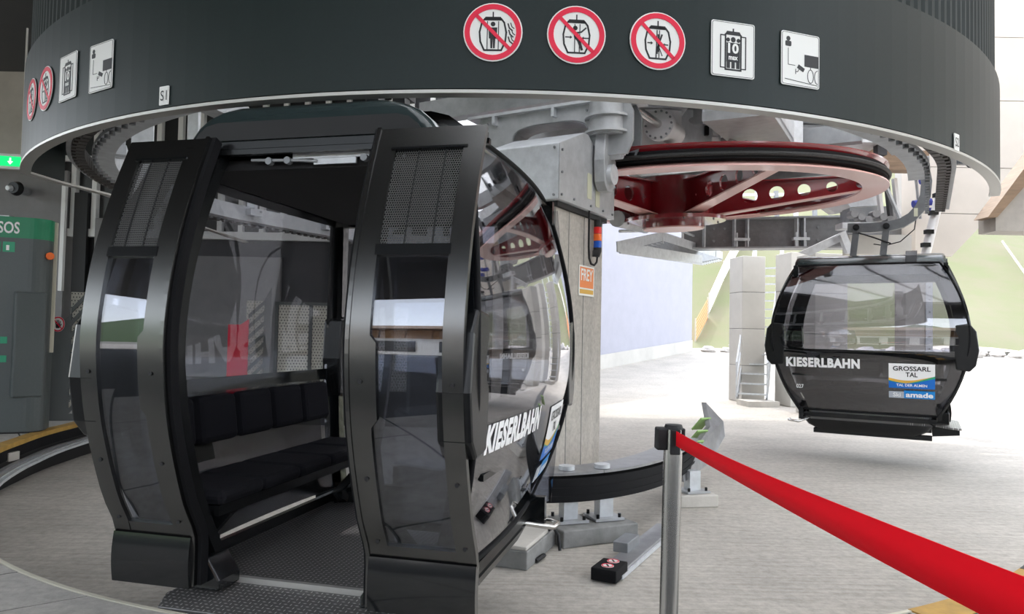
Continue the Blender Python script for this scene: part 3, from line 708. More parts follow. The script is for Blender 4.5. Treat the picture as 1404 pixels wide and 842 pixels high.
t = thing('arch_bracket', 'grey steel cross arm with long oval cutout above the column head', 'steel bracket', tuple(hA(1.05, 0.4, 3.75))); O = t.location
n = 40; outer = []; inner = []
for i in range(n):
    a = 2*PI*i/n; ca, sa = math.cos(a), math.sin(a)
    inner.append((0.96+0.56*math.copysign(abs(ca)**0.6, ca), 0.10+(0.17 if sa > 0 else 0.10)*math.copysign(abs(sa)**0.8, sa)))
    sc_ = 1/max(abs(ca)/1.15, abs(sa)/0.35, 1e-6); outer.append((0.95+ca*sc_, 0.10+sa*sc_))
b = MB(); b.plate_hole(outer, inner, hA(1.05, -0.30, 3.82)-O, -B, UP, A*0.05); b.obj('web_plate', 'galv', t)
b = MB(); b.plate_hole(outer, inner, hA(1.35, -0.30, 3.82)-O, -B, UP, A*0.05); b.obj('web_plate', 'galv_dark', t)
b = MB(); b.prism([(-0.25, 0.44), (2.2, 0.44), (2.2, 0.48), (-0.25, 0.48)], hA(0.97, -0.3, 3.82)-O, -B, UP, A*0.5); b.obj('top_flange', 'galv_light', t)
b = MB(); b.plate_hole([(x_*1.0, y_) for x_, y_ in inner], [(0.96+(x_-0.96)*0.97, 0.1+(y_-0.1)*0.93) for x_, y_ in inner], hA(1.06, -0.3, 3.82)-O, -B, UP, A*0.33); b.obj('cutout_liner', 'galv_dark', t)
for z_ in (0.22, 0.02):
    b = MB(); b.cyl(hA(1.12, -0.14, 3.82+z_)-O, hA(1.12, -0.14, 3.85+z_)-O, 0.30, 24); b.obj('collar', 'galv', t)
b = MB(); b.cyl(hA(1.12, -0.14, 3.82)-O, hA(1.12, -0.14, 4.26)-O, 0.24, 24); b.obj('socket', 'galv', t)
lug = [(-0.16, 0.0), (-0.2, -0.35), (-0.17, -0.62), (-0.08, -0.72), (0.08, -0.72), (0.17, -0.62), (0.2, -0.35), (0.16, 0)]
b = MB(); b.prism(lug, hA(1.12, -0.04, 3.84)-O, A, UP, B*0.14); b.obj('lug', 'galv', t, bevel=0.008)
b = MB(); b.cyl(hA(1.12, -0.16, 3.33)-O, hA(1.12, -0.24, 3.33)-O, 0.13, 24); b.obj('pin', 'galv_light', t)
b = MB(); b.cyl(hA(1.16, -0.16, 3.62)-O, hA(1.16, -0.32, 3.62)-O, 0.09, 16); b.cyl(hA(1.16, -0.32, 3.62)-O, hA(1.16, -0.36, 3.62)-O, 0.05, 6); b.obj('clamp_nut', 'galv_light', t)
for i in range(7):
    inst(bm_, 'bolt', 'galv_dark', t, hA(1.045, -0.15+i*0.09 if i < 4 else 1.1+i*0.1, 4.18)-O, qA)
for c_ in (0.55, 1.45):
    b = MB(); b.prism([(0, 0.32), (0.04, 0.32), (0.04, 0.44), (0, 0.44)], hA(0.95, c_, 3.82)-O, -B, UP, A*0.1); b.obj('gusset', 'galv_light', t)

# --- bullwheel
BW = Vector((2.69, 12.3, 3.73))
bw = thing('bullwheel', 'large red cable bullwheel with black rope groove overhead', 'bullwheel', tuple(BW)); bw.rotation_euler = (math.radians(2.2), math.radians(-2.0), 0)
RW = 3.24
def lat(prof, nm, m_, n=96): b = MB(); b.lathe(prof, (0, 0, 0), 0, 2*PI, n, closed=True); return b.obj(nm, m_, bw)
lat([(RW-0.02, 0.07), (RW+0.03, 0.13), (RW+0.03, 0.15), (RW-0.26, 0.15), (RW-0.26, 0.11), (RW-0.10, 0.07)], 'upper_flange', 'red_gloss')
lat([(RW-0.10, -0.075), (RW+0.01, -0.06), (RW+0.01, 0.075), (RW-0.10, 0.075)], 'rope_liner', 'rubber')
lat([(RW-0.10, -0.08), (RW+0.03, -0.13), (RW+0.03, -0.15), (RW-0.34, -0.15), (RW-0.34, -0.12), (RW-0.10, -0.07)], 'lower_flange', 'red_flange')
lat([(RW-0.13, -0.12), (RW-0.10, -0.12), (RW-0.10, 0.12), (RW-0.13, 0.12)], 'rim_web', 'red_gloss')
b = MB(); b.tube([( (RW+0.03)*math.sin(2*PI*i/96), -(RW+0.03)*math.cos(2*PI*i/96), 0.0) for i in range(97)], 0.03, 8); b.obj('haul_rope', 'rope_dark', bw)
b = MB(); b.cyl((0, 0, -0.46), (0, 0, 0.2), 0.66, 40); b.obj('hub', 'red_gloss', bw)
b = MB(); b.cyl((0, 0, -0.50), (0, 0, -0.44), 0.86, 40); b.obj('hub_flange', 'red_gloss', bw)
b = MB(); b.cyl((0, 0, -0.60), (0, 0, -0.50), 0.52, 36); b.obj('hub_cap', 'red_gloss', bw)
b = MB(); b.cyl((0, 0, -0.62), (0, 0, -0.60), 0.50, 36); b.obj('hub_cap_plate', 'red_flange', bw)
for k in range(8):                                    # hub bolts
    a = 2*PI*k/8; inst(bm_, 'bolt', 'galv_dark', bw, (0.76*math.cos(a), 0.76*math.sin(a), -0.52), (0, 0, 0))
# six spokes: tapering web with lightening holes, pale lower flange and a top flange
NS = 6
for k in range(NS):
    a = 2*PI*k/NS + math.radians(14)
    u = Vector((math.sin(a), -math.cos(a), 0)); v = Vector((math.cos(a), math.sin(a), 0))
    b = MB(); L0, L1 = 0.62, RW-0.12; H = lambda s_: -0.42+(s_-L0)/(L1-L0)*0.32
    nc = 6
    for i in range(nc):
        s0 = L0+(L1-L0)*i/nc; s1 = L0+(L1-L0)*(i+1)/nc; c_ = (s0+s1)/2; zc = (H(c_)+0.1)/2; hr = min(0.12, (0.1-H(c_))*0.30)
        ot = []; it = []
        for q in range(16):
            th = 2*PI*q/16; cx_, cy_ = math.cos(th), math.sin(th); sc_ = 1/max(abs(cx_), abs(cy_))
            ox, oy = cx_*sc_, cy_*sc_; s_ = c_+ox*(s1-s0)/2; lo = H(s_); zz = (lo+0.1)/2+oy*(0.1-lo)/2
            ot.append((s_, zz)); it.append((c_+hr*cx_, zc+hr*cy_) if i > 0 else (c_+0.02*cx_, zc+0.02*cy_))
        b.plate_hole(ot, it, -v*0.015, u, UP, v*0.03)
    sp = b.obj('spoke', 'red_gloss', bw)
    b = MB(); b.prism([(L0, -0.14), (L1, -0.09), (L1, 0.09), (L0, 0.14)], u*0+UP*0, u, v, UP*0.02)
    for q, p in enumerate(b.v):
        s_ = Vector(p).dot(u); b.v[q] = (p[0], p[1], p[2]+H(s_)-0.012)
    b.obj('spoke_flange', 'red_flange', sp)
    b = MB(); b.prism([(L0, -0.14), (L1, -0.08), (L1, 0.08), (L0, 0.14)], UP*0.1, u, v, UP*0.02); b.obj('spoke_flange', 'red_gloss', sp)
# bolted segments and release lever on the hub
for k in range(4):
    a = 2*PI*k/4+0.55; b = MB(); b.box((0.67*math.sin(a), -0.67*math.cos(a), -0.14), (0.16, 0.06, 0.58), a); o = b.obj('hub_joint', 'red_gloss', bw)
    for i in range(5):
        for dx in (-0.05, 0.05): inst(bm_, 'bolt', 'galv_dark', o, (0.70*math.sin(a)+dx*math.cos(a), -0.70*math.cos(a)+dx*math.sin(a), -0.36+i*0.11), (PI/2, 0, a))
b = MB(); b.box((0.30, -0.66, 0.0), (0.06, 0.06, 0.22)); b.obj('lever', 'red_sign', bw)

# ================================================================== THE CABINS
def smooth_tab(t):
    xs = [p[0] for p in t]; ys = [p[1] for p in t]; n = len(t)
    ms = [0]*n
    for i in range(n):
        i0, i1 = max(0, i-1), min(n-1, i+1); ms[i] = (ys[i1]-ys[i0])/(xs[i1]-xs[i0])
    def f(x):
        x = min(max(x, xs[0]), xs[-1]); i = 0
        while i < n-2 and x > xs[i+1]: i += 1
        h = xs[i+1]-xs[i]; s_ = (x-xs[i])/h
        return ys[i]*(1+2*s_)*(1-s_)**2 + h*ms[i]*s_*(1-s_)**2 + ys[i+1]*s_*s_*(3-2*s_) + h*ms[i+1]*s_*s_*(s_-1)
    return f
HW = smooth_tab([(0.0, 0.80), (0.12, 0.88), (0.4, 1.04), (0.7, 1.155), (1.0, 1.222), (1.15, 1.235), (1.4, 1.212), (1.7, 1.13), (2.0, 1.0), (2.14, 0.91), (2.25, 0.82)])
HD = smooth_tab([(0.0, 1.06), (0.26, 1.075), (0.45, 1.17), (0.8, 1.285), (1.1, 1.33), (1.3, 1.325), (1.6, 1.27), (1.9, 1.17), (2.16, 1.06)])
def XE(y, z): return 0.95 + 0.05*(1-min(1, (y/HW(z))**2)) - (0.16 if z > 1.1 else 0.25)*((z-1.1)/1.05)**2
Z0, Z1 = 0.10, 2.16
def rloop(hx, hy, r, z, n=5):
    return [(x_, y_, z) for x_, y_ in rrect(2*hx, 2*hy, r, n)]
def loft(loops, cap=True):
    b = MB(); k = len(loops[0]); P = [p for L in loops for p in L]
    b.add(P, [(i*k+q, i*k+(q+1) % k, (i+1)*k+(q+1) % k, (i+1)*k+q) for i in range(len(loops)-1) for q in range(k)], True)
    if cap: b.add(loops[0], [tuple(reversed(range(k)))]); b.add(loops[-1], [tuple(range(k))])
    return b
def make_cabin(loc_, rz, label, opened, number):
    t = thing('gondola_cabin', label, 'gondola', loc_, rz, 'gondola cabins')
    # ---- floor and underbody
    b = MB(); b.prism([(-0.66, -0.80), (0.66, -0.80), (0.72, -0.5), (0.72, 0.80), (-0.72, 0.80), (-0.72, -0.5)], (0, 0, -0.035), (1, 0, 0), (0, 1, 0), (0, 0, 0.035)); b.obj('floor_plate', 'tread_plate', t)
    b = MB(); b.box((0, -0.815, -0.008), (1.24, 0.03, 0.028)); b.obj('floor_edge', 'alu_trim', t)
    b = MB(); b.prism([(-0.60, 0), (0.60, 0), (0.64, -0.18), (0.58, -0.31), (-0.58, -0.31), (-0.64, -0.18)], (0, -0.83, -0.045), (1, 0, 0), (0, 1, 0.10), (0, 0, 0.025)); b.obj('door_step', 'tread_plate', t, bevel=0.004)
    b = MB(); b.prism([(-0.80, -0.05), (-1.12, -0.085), (-1.12, -0.15), (-0.80, -0.19)], (-0.5, 0, 0), (0, 1, 0), (0, 0, 1), (1.0, 0, 0)); b.obj('step_bracket', 'black_metal', t)
    loft([rloop(0.60, 0.62, 0.08, -0.20), rloop(0.70, 0.76, 0.10, -0.12), rloop(0.74, 0.82, 0.10, -0.036)]).obj('underbody', 'black_metal', t)
    for x_ in (-0.5, 0.5):
        b = MB(); b.box((x_, -0.05, -0.215), (0.10, 1.5, 0.07)); b.obj('skid_beam', 'black_metal', t, bevel=0.01)
    b = MB(); b.tube([(0.70, 0.72, -0.02), (0.84, 0.80, -0.05), (0.90, 0.86, -0.07), (0.92, 0.93, -0.06), (0.86, 0.99, -0.06), (0.74, 0.99, -0.06)], 0.018, 8); b.obj('towing_hook', 'stainless', t)
    b = MB(); b.tube([(-0.70, 0.72, -0.02), (-0.84, 0.80, -0.05), (-0.90, 0.86, -0.07), (-0.92, 0.93, -0.06), (-0.86, 0.99, -0.06), (-0.74, 0.99, -0.06)], 0.018, 8); b.obj('towing_hook', 'stainless', t)
    # ---- roof
    roof = loft([rloop(0.80, 0.90, 0.16, 2.09), rloop(0.83, 0.94, 0.16, 2.12), rloop(0.80, 0.93, 0.16, 2.15), rloop(0.70, 0.88, 0.16, 2.165)]).obj('roof', 'black_gloss', t)
    hump = loft([rloop(0.66, 0.968, 0.06, 2.13), rloop(0.645, 0.966, 0.06, 2.18), rloop(0.615, 0.962, 0.06, 2.225), rloop(0.565, 0.955, 0.06, 2.27), rloop(0.50, 0.945, 0.06, 2.302), rloop(0.42, 0.93, 0.06, 2.322), rloop(0.30, 0.8, 0.06, 2.335)]).obj('roof_fairing', 'roof_paint', t)
    b = MB(); b.prism([(-0.60, 2.15), (0.60, 2.15), (0.575, 2.19), (0.53, 2.225), (0.47, 2.24), (-0.47, 2.24), (-0.53, 2.225), (-0.575, 2.19)], (0, -0.966, 0), (1, 0, 0), (0, 0, 1), (0, -0.014, 0)); b.obj('front_panel', 'black_matt', hump)
    for sx in (-1, 1):
        b = MB(); b.ribbon([(sx*(0.40), -0.55, 2.335), (sx*0.50, -0.55, 2.335), (sx*0.59, -0.55, 2.31), (sx*0.66, -0.55, 2.26), (sx*0.71, -0.55, 2.19), (sx*0.74, -0.55, 2.14)], 0.14, 0.045); b.obj('roof_rail', 'black_metal', hump)
    b = MB(); b.box((0, 0, 2.045), (1.40, 1.80, 0.05)); b.obj('ceiling_panel', 'headliner', t)
    # ---- door track and gear above the doorway
    b = MB(); b.box((0, -0.955, 2.125), (1.80, 0.05, 0.035)); b.box((0, -0.975, 2.09), (1.84, 0.03, 0.025)); b.obj('door_track', 'black_metal', t)
    b = MB(); b.box((0.12, -0.93, 2.072), (0.40, 0.012, 0.026)); b.box((0.14, -0.925, 2.045), (0.22, 0.012, 0.03)); b.obj('gear_plate', 'galv_light', t)
    b = MB(); b.tube([(-0.30, -0.94, 2.06), (-0.05, -0.94, 2.05), (0.05, -0.93, 2.045)], 0.008, 6); b.obj('gear_rod', 'galv', t); b = MB(); b.tube([(0.35, -0.94, 2.06), (0.5, -0.94, 2.05)], 0.01, 6); b.obj('gear_rod', 'galv', t)
    for x_ in (-0.2, -0.1, 0.3, 0.4):
        b = MB(); b.cyl((x_, -0.955, 2.05), (x_, -0.925, 2.05), 0.018, 10); b.obj('roller', 'galv_dark', t)
    # ---- ends: glass, edge trim, inner black surround, lettering
    for sx in (-1, 1):
        def E(u, v, off=0.0, y0=-0.985, y1=0.985, za=Z0, zb=Z1):
            z_ = za+(zb-za)*v; y_ = (y0+(y1-y0)*u)*HW(z_)
            return (sx*(XE(y_, z_)+off), y_, z_)
        b = MB(); b.shell((lambda u, v: E(u, v)) if sx > 0 else (lambda u, v: E(1-u, v)), 22, 22, 0.006); win = b.obj('end_window', 'cabin_glass', t)
        per = [E(0, i/24, 0.004) for i in range(25)] + [E(i/16, 1, 0.004) for i in range(1, 17)] + [E(1, 1-i/24, 0.004) for i in range(1, 25)] + [E(1-i/16, 0, 0.004) for i in range(1, 17)]
        b = MB(); b.tube(per, 0.014, 6); b.obj('window_seal', 'rubber', win)
        b = MB()
        for (ya, yb, za, zb) in ((-0.98, -0.855, Z0, Z1), (0.855, 0.98, Z0, Z1), (-0.87, 0.87, 2.01, Z1), (-0.9, 0.9, 0.09, 0.24), (-0.88, 0.88, 0.86, 0.94)):
            f_ = lambda u, v: E(u, v, -0.022, ya, yb, za, zb); g_ = lambda u, v: E(1-u, v, -0.022, ya, yb, za, zb)
            b.shell(f_ if sx > 0 else g_, 8, 14, 0.02)
        b.obj('end_frame', 'black_gloss', t)
        f_ = lambda u, v: E(u, v, -0.012, -0.82, 0.82, 0.24, 0.88); g_ = lambda u, v: E(1-u, v, -0.012, -0.82, 0.82, 0.24, 0.88)
        b = MB(); b.shell(f_ if sx > 0 else g_, 12, 8, 0.002); b.obj('shade_sheet', 'shade_film', win)  # dark sheet added to imitate the dim interior behind the lower glass
        # lettering on the glass
        def S(u, v, off=0.004):          # u along the outside reading direction from the middle of the face
            y_ = u*sx; return (sx*(XE(y_, v)+off), y_, v)
        def put(poly, m_, nm, off):
            b = MB(); A_ = [S(p[0], p[1], off) for p in poly]; b.add(A_, [tuple(range(len(A_)))]); return b.obj(nm, m_, win)
        def sub(u0, u1, v0, v1, m_, nm, off, n=8):
            b = MB(); P_ = []
            for i in range(n+1):
                for j in range(5): P_.append(S(u0+(u1-u0)*i/n, v0+(v1-v0)*j/4, off))
            b.add(P_, [(i*5+j, i*5+5+j, i*5+6+j, i*5+1+j) for i in range(n) for j in range(4)], True); return b.obj(nm, m_, win)
        uo = -0.54
        text_obj('KIESERLBAHN', 0.2, lambda u, v: S(uo+u, 0.775+v, 0.006), 'print_white', win, 0.011, 1.12, fit=(0.96, 0.135))
        sub(0.29, 0.83, 0.47, 0.80, 'print_white', 'logo_panel', 0.005)
        text_obj('GROSSARL', 0.1, lambda u, v: S(0.56+u, 0.735+v, 0.008), 'print_black', win, 0.002, fit=(0.44, 0.062))
        text_obj('TAL', 0.1, lambda u, v: S(0.56+u, 0.655+v, 0.008), 'print_black', win, 0.002, fit=(0.14, 0.062))
        def wave(lo, hi, m_, nm, off):
            b = MB(); P_ = []; n = 14
            for i in range(n+1):
                u = 0.29+0.54*i/n; P_ += [S(u, lo(i/n), off), S(u, hi(i/n), off)]
            b.add(P_, [(2*i, 2*i+2, 2*i+3, 2*i+1) for i in range(n)], True); b.obj(nm, m_, win)
        w_ = lambda s_: 0.595-0.035*math.sin(s_*PI*1.25)+0.02*s_
        wave(lambda s_: 0.47, lambda s_: w_(s_)-0.03, 'print_blue', 'logo_wave', 0.0065)
        wave(lambda s_: w_(s_)-0.03, lambda s_: w_(s_)+0.012*(1-s_), 'print_ochre', 'logo_wave', 0.0066)
        wave(lambda s_: w_(s_)-0.03+0.02*max(0, 0.5-s_), lambda s_: w_(s_)-0.03+0.05*max(0, s_-0.35), 'print_green', 'logo_wave', 0.0072)
        text_obj('TAL DER ALMEN', 0.05, lambda u, v: S(0.56+u, 0.512+v, 0.0085), 'print_white', win, 0.001, fit=(0.36, 0.035))
        sub(0.29, 0.47, 0.335, 0.425, 'print_grey', 'logo_panel', 0.005, 3); sub(0.47, 0.83, 0.335, 0.44, 'print_skyblue', 'logo_panel', 0.0052, 5)
        text_obj('Ski', 0.06, lambda u, v: S(0.385+u, 0.38+v, 0.008), 'print_white', win, 0.001, fit=(0.09, 0.055))
        text_obj('amade', 0.06, lambda u, v: S(0.65+u, 0.385+v, 0.008), 'print_white', win, 0.002, fit=(0.32, 0.07))
        if number: text_obj(number, 0.06, lambda u, v: S(-0.84+u, 0.43+v, 0.006), 'print_white', win, 0.001, fit=(0.10, 0.055))
    # ---- corner pillars, door posts, back posts
    for sx in (-1, 1):
        for sy in (-1, 1):
            b = MB(); pts = [(sx*(XE(HW(z_)*0.97, z_)-0.045), sy*HW(z_)*0.975, z_) for z_ in [0.0+i*2.16/24 for i in range(25)]]
            b.ribbon(pts, 0.075, 0.075, up=(0, -1, 0)); b.obj('corner_pillar', 'black_gloss', t)
            hexa = [(0.0, 0.72), (0.07, 0.80), (0.105, 1.0), (0.075, 1.24), (0.0, 1.34), (-0.16, 1.32), (-0.18, 1.02), (-0.15, 0.74)]
            b = MB(); b.prism([(sy*(1.215+p), z_) for p, z_ in hexa] if sy > 0 else [(-(1.215+p), z_) for p, z_ in reversed(hexa)], (sx*0.885-0.075, 0, 0), (0, 1, 0), (0, 0, 1), (0.15, 0, 0)); b.obj('bumper', 'black_metal', t, bevel=0.015)
        b = MB(); b.ribbon([(sx*0.47, -HW(z_)*0.985, z_) for z_ in [0.02+i*2.1/20 for i in range(21)]], 0.05, 0.06, up=(0, -1, 0)); b.obj('door_post', 'black_metal', t)
        def fs(u, v): z_ = 0.1+2.0*v; return (sx*0.68+(u-0.5)*0.40, -HW(z_)*0.985, z_)
        b = MB(); b.shell(fs, 2, 16, 0.006); b.obj('side_window', 'door_glass', t)
        b = MB(); b.ribbon([(sx*0.66+sx*0.2*(-1+2*i/4), -HW(0.16)*0.98, 0.14) for i in range(5)], 0.05, 0.16); b.obj('side_sill', 'black_metal', t)
        b = MB(); b.prism([(0.0, 0), (0.24, 0.0), (0.24, 0.05), (0.17, 0.15), (0.0, 0.16)], (sx*0.60, -1.0, -0.01), (-sx, 0, 0), (0, 0, 1), (0, 0.17, 0)); b.obj('door_guide', 'black_gloss', t, bevel=0.01)
    def fb(u, v): z_ = Z0+2.0*v; return (-0.88+1.76*(1-u), HW(z_)*0.985, z_)
    b = MB(); b.shell(fb, 3, 18, 0.006); b.obj('back_window', 'cabin_glass', t)
    for x_ in (-0.47, 0.47):
        b = MB(); b.ribbon([(x_, HW(z_)*0.96, z_) for z_ in [0.02+i*2.1/20 for i in range(21)]], 0.05, 0.05, up=(0, -1, 0)); b.obj('back_post', 'black_gloss', t)
    b = MB(); b.box((0, HW(0.08)*0.97, 0.05), (1.7, 0.06, 0.18)); b.obj('back_sill', 'black_gloss', t)
    b = MB(); b.box((0, HW(2.1)*0.97, 2.08), (1.7, 0.06, 0.16)); b.obj('back_header', 'black_gloss', t)
    # ---- two benches facing each other
    for sx in (-1, 1):
        for i in range(5):
            y_ = -0.76+i*0.375
            b = MB(); b.box((sx*0.61, y_, 0.41), (0.43, 0.366, 0.075)); b.obj('seat_cushion', 'fabric', t, bevel=0.03)
            R_ = Matrix.Rotation(sx*0.13, 3, 'Y')
            b = MB(); b.box((sx*0.86, y_, 0.72), (0.085, 0.345, 0.27), mtx=R_); b.obj('back_cushion', 'fabric', t, bevel=0.035)
        b = MB(); b.box((sx*0.62, -0.01, 0.355), (0.40, 1.84, 0.03)); b.box((sx*0.43, -0.01, 0.35), (0.03, 1.86, 0.05)); b.obj('seat_frame', 'black_metal', t)
        b = MB(); b.box((sx*0.905, -0.01, 0.60), (0.025, 1.9, 0.03)); b.box((sx*0.915, -0.01, 0.82), (0.025, 1.9, 0.03)); b.obj('back_rail', 'black_metal', t)
        for y_ in (-0.82, 0.80):
            b = MB(); b.bar((sx*0.44, y_, 0.33), (sx*0.74, y_, 0.0), 0.04, 0.05); b.obj('bench_leg', 'black_metal', t)
        b = MB(); b.box((sx*0.735, 0, 0.03), (0.035, 1.7, 0.06)); b.obj('floor_rail', 'black_metal', t)
    # ---- doors
    for sx in (-1, 1):
        if opened: xa, xb = (0.44, 0.93) if sx > 0 else (0.46, 0.885); dy = 0.0
        else: xa, xb = (0.005, 0.475); dy = 0.07
        def strip(b, xi, xo, z0, z1, off=0.0, th=0.03, nz=16):
            def f_(u, v):
                z_ = z0+(z1-z0)*v; p = xi(z_); q = xo(z_)
                x_ = p+(q-p)*u if sx > 0 else -(q+(p-q)*u)
                return (x_, -(HD(z_)+off-dy), z_)
            b.shell(f_, 2, nz, th)
        wi = lambda z_: xa+0.09+(0.028 if 0.87 < z_ < 1.19 else (0.028*(1-abs(z_-1.03)/0.16+1) if False else 0.0))
        def wi(z_):
            e = 0.028; d_ = abs(z_-1.03); return xa+0.09+e*max(0.0, min(1.0, (0.19-d_)/0.03))
        c_ = lambda k: (lambda z_: k)
        b = MB(); strip(b, c_(xa), wi, 0.24, 2.14, nz=60); strip(b, c_(xb-0.088), c_(xb), 0.24, 2.14, nz=24)
        strip(b, c_(xa+0.06), c_(xb-0.06), 2.04, 2.14, nz=3); strip(b, c_(xa+0.06), c_(xb-0.06), 0.22, 0.31, nz=4)
        dr_ = b.obj('door', 'door_metal', t)
        b = MB(); strip(b, c_(xa+0.07), c_(xb-0.07), 0.30, 1.56, -0.012, 0.006, 24); b.obj('door_glass', 'door_glass', dr_)
        b = MB(); strip(b, c_(xa+0.07), c_(xb-0.07), 1.58, 2.06, -0.014, 0.004, 10); b.obj('perforated_panel', 'perforated', dr_)
        for k in (0.35, 0.75):
            b = MB(); xk = xa+0.09+(xb-xa-0.18)*k; strip(b, c_(xk-0.003), c_(xk+0.003), 1.60, 2.05, -0.010, 0.006, 8); b.obj('panel_rib', 'black_matt', dr_)
        b = MB(); strip(b, c_(xa+0.08), c_(xb-0.08), 1.555, 1.60, 0.004, 0.03, 4); b.obj('cross_bar', 'black_metal', dr_)
        b = MB(); strip(b, c_(xa+0.07), c_(xb-0.07), 2.035, 2.045, 0.006, 0.02, 2); b.obj('top_bead', 'black_gloss', dr_)
        def fsk(u, v):
            z_ = 0.02+0.235*v; x_ = (xa+(xb-xa)*u)*sx if sx > 0 else -(xb+(xa-xb)*u); return (x_, -(1.085+0.012*math.sin(v*PI)-dy), z_)
        b = MB(); b.shell(fsk, 2, 6, 0.045); b.obj('door_skirt', 'black_gloss', dr_)
        zz = [0.03+i*2.11/36 for i in range(37)]
        b = MB(); b.ribbon([(sx*(xa-0.008), -(max(HD(z_), 1.07)-dy-0.018), z_) for z_ in zz], 0.018, 0.045, up=(0, -1, 0)); b.obj('edge_profile', 'stainless' if False else 'door_metal', dr_)
        b = MB(); b.ribbon([(sx*(xa-0.022), -(max(HD(z_), 1.07)-dy-0.045), z_) for z_ in zz], 0.03, 0.05, up=(0, -1, 0)); b.obj('door_seal', 'rubber', dr_)
        for z_ in (0.33, 0.62, 1.03):
            for x_ in (xa+0.05, xb-0.045):
                b = MB(); y_ = -(HD(z_)-dy); b.cyl((sx*x_, y_, z_), (sx*x_, y_-0.006, z_), 0.009, 10); b.obj('screw', 'black_matt', dr_)
    # ---- hanger
    b = MB(); ya = [(0.30, 2.78), (0.0, 2.77), (-0.25, 2.78), (-0.42, 2.82), (-0.55, 2.90), (-0.66, 3.03), (-0.72, 3.20), (-0.735, 3.40), (-0.70, 3.62)]
    b.ribbon([(0, y_, z_) for y_, z_ in ya], 0.09, 0.13, up=(0, 1, 0.3)) if False else None
    n = len(ya); P_ = []
    for i, (y_, z_) in enumerate(ya):
        ty = ya[min(i+1, n-1)][0]-ya[max(i-1, 0)][0]; tz = ya[min(i+1, n-1)][1]-ya[max(i-1, 0)][1]; l = math.hypot(ty, tz); ny, nz = -tz/l*0.07, ty/l*0.07
        P_ += [(-0.05, y_+ny, z_+nz), (0.05, y_+ny, z_+nz), (0.05, y_-ny, z_-nz), (-0.05, y_-ny, z_-nz)]
    b.add(P_, [(i*4+k, i*4+(k+1) % 4, i*4+4+(k+1) % 4, i*4+4+k) for i in range(n-1) for k in range(4)] + [(3, 2, 1, 0), tuple(4*(n-1)+k for k in range(4))])
    hg = b.obj('hanger_arm', 'hanger_grey', t)
    b = MB(); b.box((-0.056, -0.60, 2.96), (0.006, 0.05, 0.12)); b.obj('type_plate', 'plate_yellow', hg)
    for y_ in (0.18, -0.22):
        b = MB(); b.bar((0, y_+0.05, 2.30), (0, y_, 2.76), 0.08, 0.09); b.obj('hanger_strut', 'hanger_grey', t)
        b = MB(); b.cyl((-0.09, y_, 2.78), (0.09, y_, 2.78), 0.045, 14); b.obj('pivot_bolt', 'black_metal', t)
    b = MB(); b.box((0, -0.69, 3.66), (0.34, 0.16, 0.16)); b.box((0.1, -0.60, 3.62), (0.08, 0.16, 0.1)); b.obj('cable_grip', 'steel_grey', t, bevel=0.01)
    b = MB(); b.tube([(-0.06, 0.15, 2.70), (-0.07, -0.05, 2.62), (-0.07, -0.28, 2.52)], 0.012, 6); b.tube([(0.0, -0.62, 3.0), (0.0, -0.58, 2.72), (0, -0.40, 2.55), (0, -0.2, 2.50), (0, -0.05, 2.53)], 0.008, 6); b.obj('cable', 'black_matt', t)
    return t
near_cabin = make_cabin((-0.77, 4.38, 0.06), math.radians(-13.9), 'large near gondola cabin with its two doors slid open', True, None)
far_cabin = make_cabin((5.30, 10.80, 0.20), math.radians(60.4), 'closed gondola cabin hanging at the right, its end window facing us', False, '027')

# ================================================================== GUIDE RAILS AND FLOOR THINGS
# --- curved black cabin guide in front of the column
GP = [Vector(p) for p in ((-1.0, 6.62, 0), (-0.5, 6.30, 0), (0.0, 6.20, 0), (0.45, 6.24, 0), (0.80, 6.40, 0), (1.12, 6.66, 0), (1.42, 7.02, 0), (1.68, 7.44, 0), (1.92, 7.95, 0), (2.15, 8.5, 0))]
def catmull(P, n=6):
    out = []
    for i in range(len(P)-1):
        p0 = P[max(i-1, 0)]; p1 = P[i]; p2 = P[i+1]; p3 = P[min(i+2, len(P)-1)]
        for k in range(n):
            s_ = k/n; out.append(0.5*((2*p1)+(p2-p0)*s_+(2*p0-5*p1+4*p2-p3)*s_*s_+(3*p1-p0-3*p2+p3)*s_**3))
    out.append(P[-1]); return out
gp = catmull(GP)
t = thing('cabin_guide', 'curved black rubber cabin guide rail with grey top plates before the column', 'guide rail', (0.5, 6.3, 0.0)); O = Vector(t.location)
b = MB(); b.ribbon([p-O+UP*-0.015 for p in gp], 0.12, 0.20); b.obj('rubber_face', 'rubber', t)
for z_ in (0.0, -0.07):
    b = MB(); b.ribbon([p-O+UP*z_ for p in gp], 0.135, 0.02); b.obj('rubber_lip', 'rubber', t)
cuts = [0, 16, 24, 34, 44, len(gp)-1]
for c0, c1 in zip(cuts, cuts[1:]):
    seg = gp[c0:c1+1]; seg = [q.copy() for q in seg]
    seg[0] = seg[0].lerp(seg[1], 0.04); seg[-1] = seg[-1].lerp(seg[-2], 0.04)
    off = []
    for i, p in enumerate(seg):
        t_ = (seg[min(i+1, len(seg)-1)]-seg[max(0, i-1)]).normalized(); off.append(p+Vector((-t_.y, t_.x, 0))*0.11-O+UP*0.12)
    b = MB(); b.ribbon(off, 0.32, 0.022); b.obj('top_plate', 'steel_grey', t)
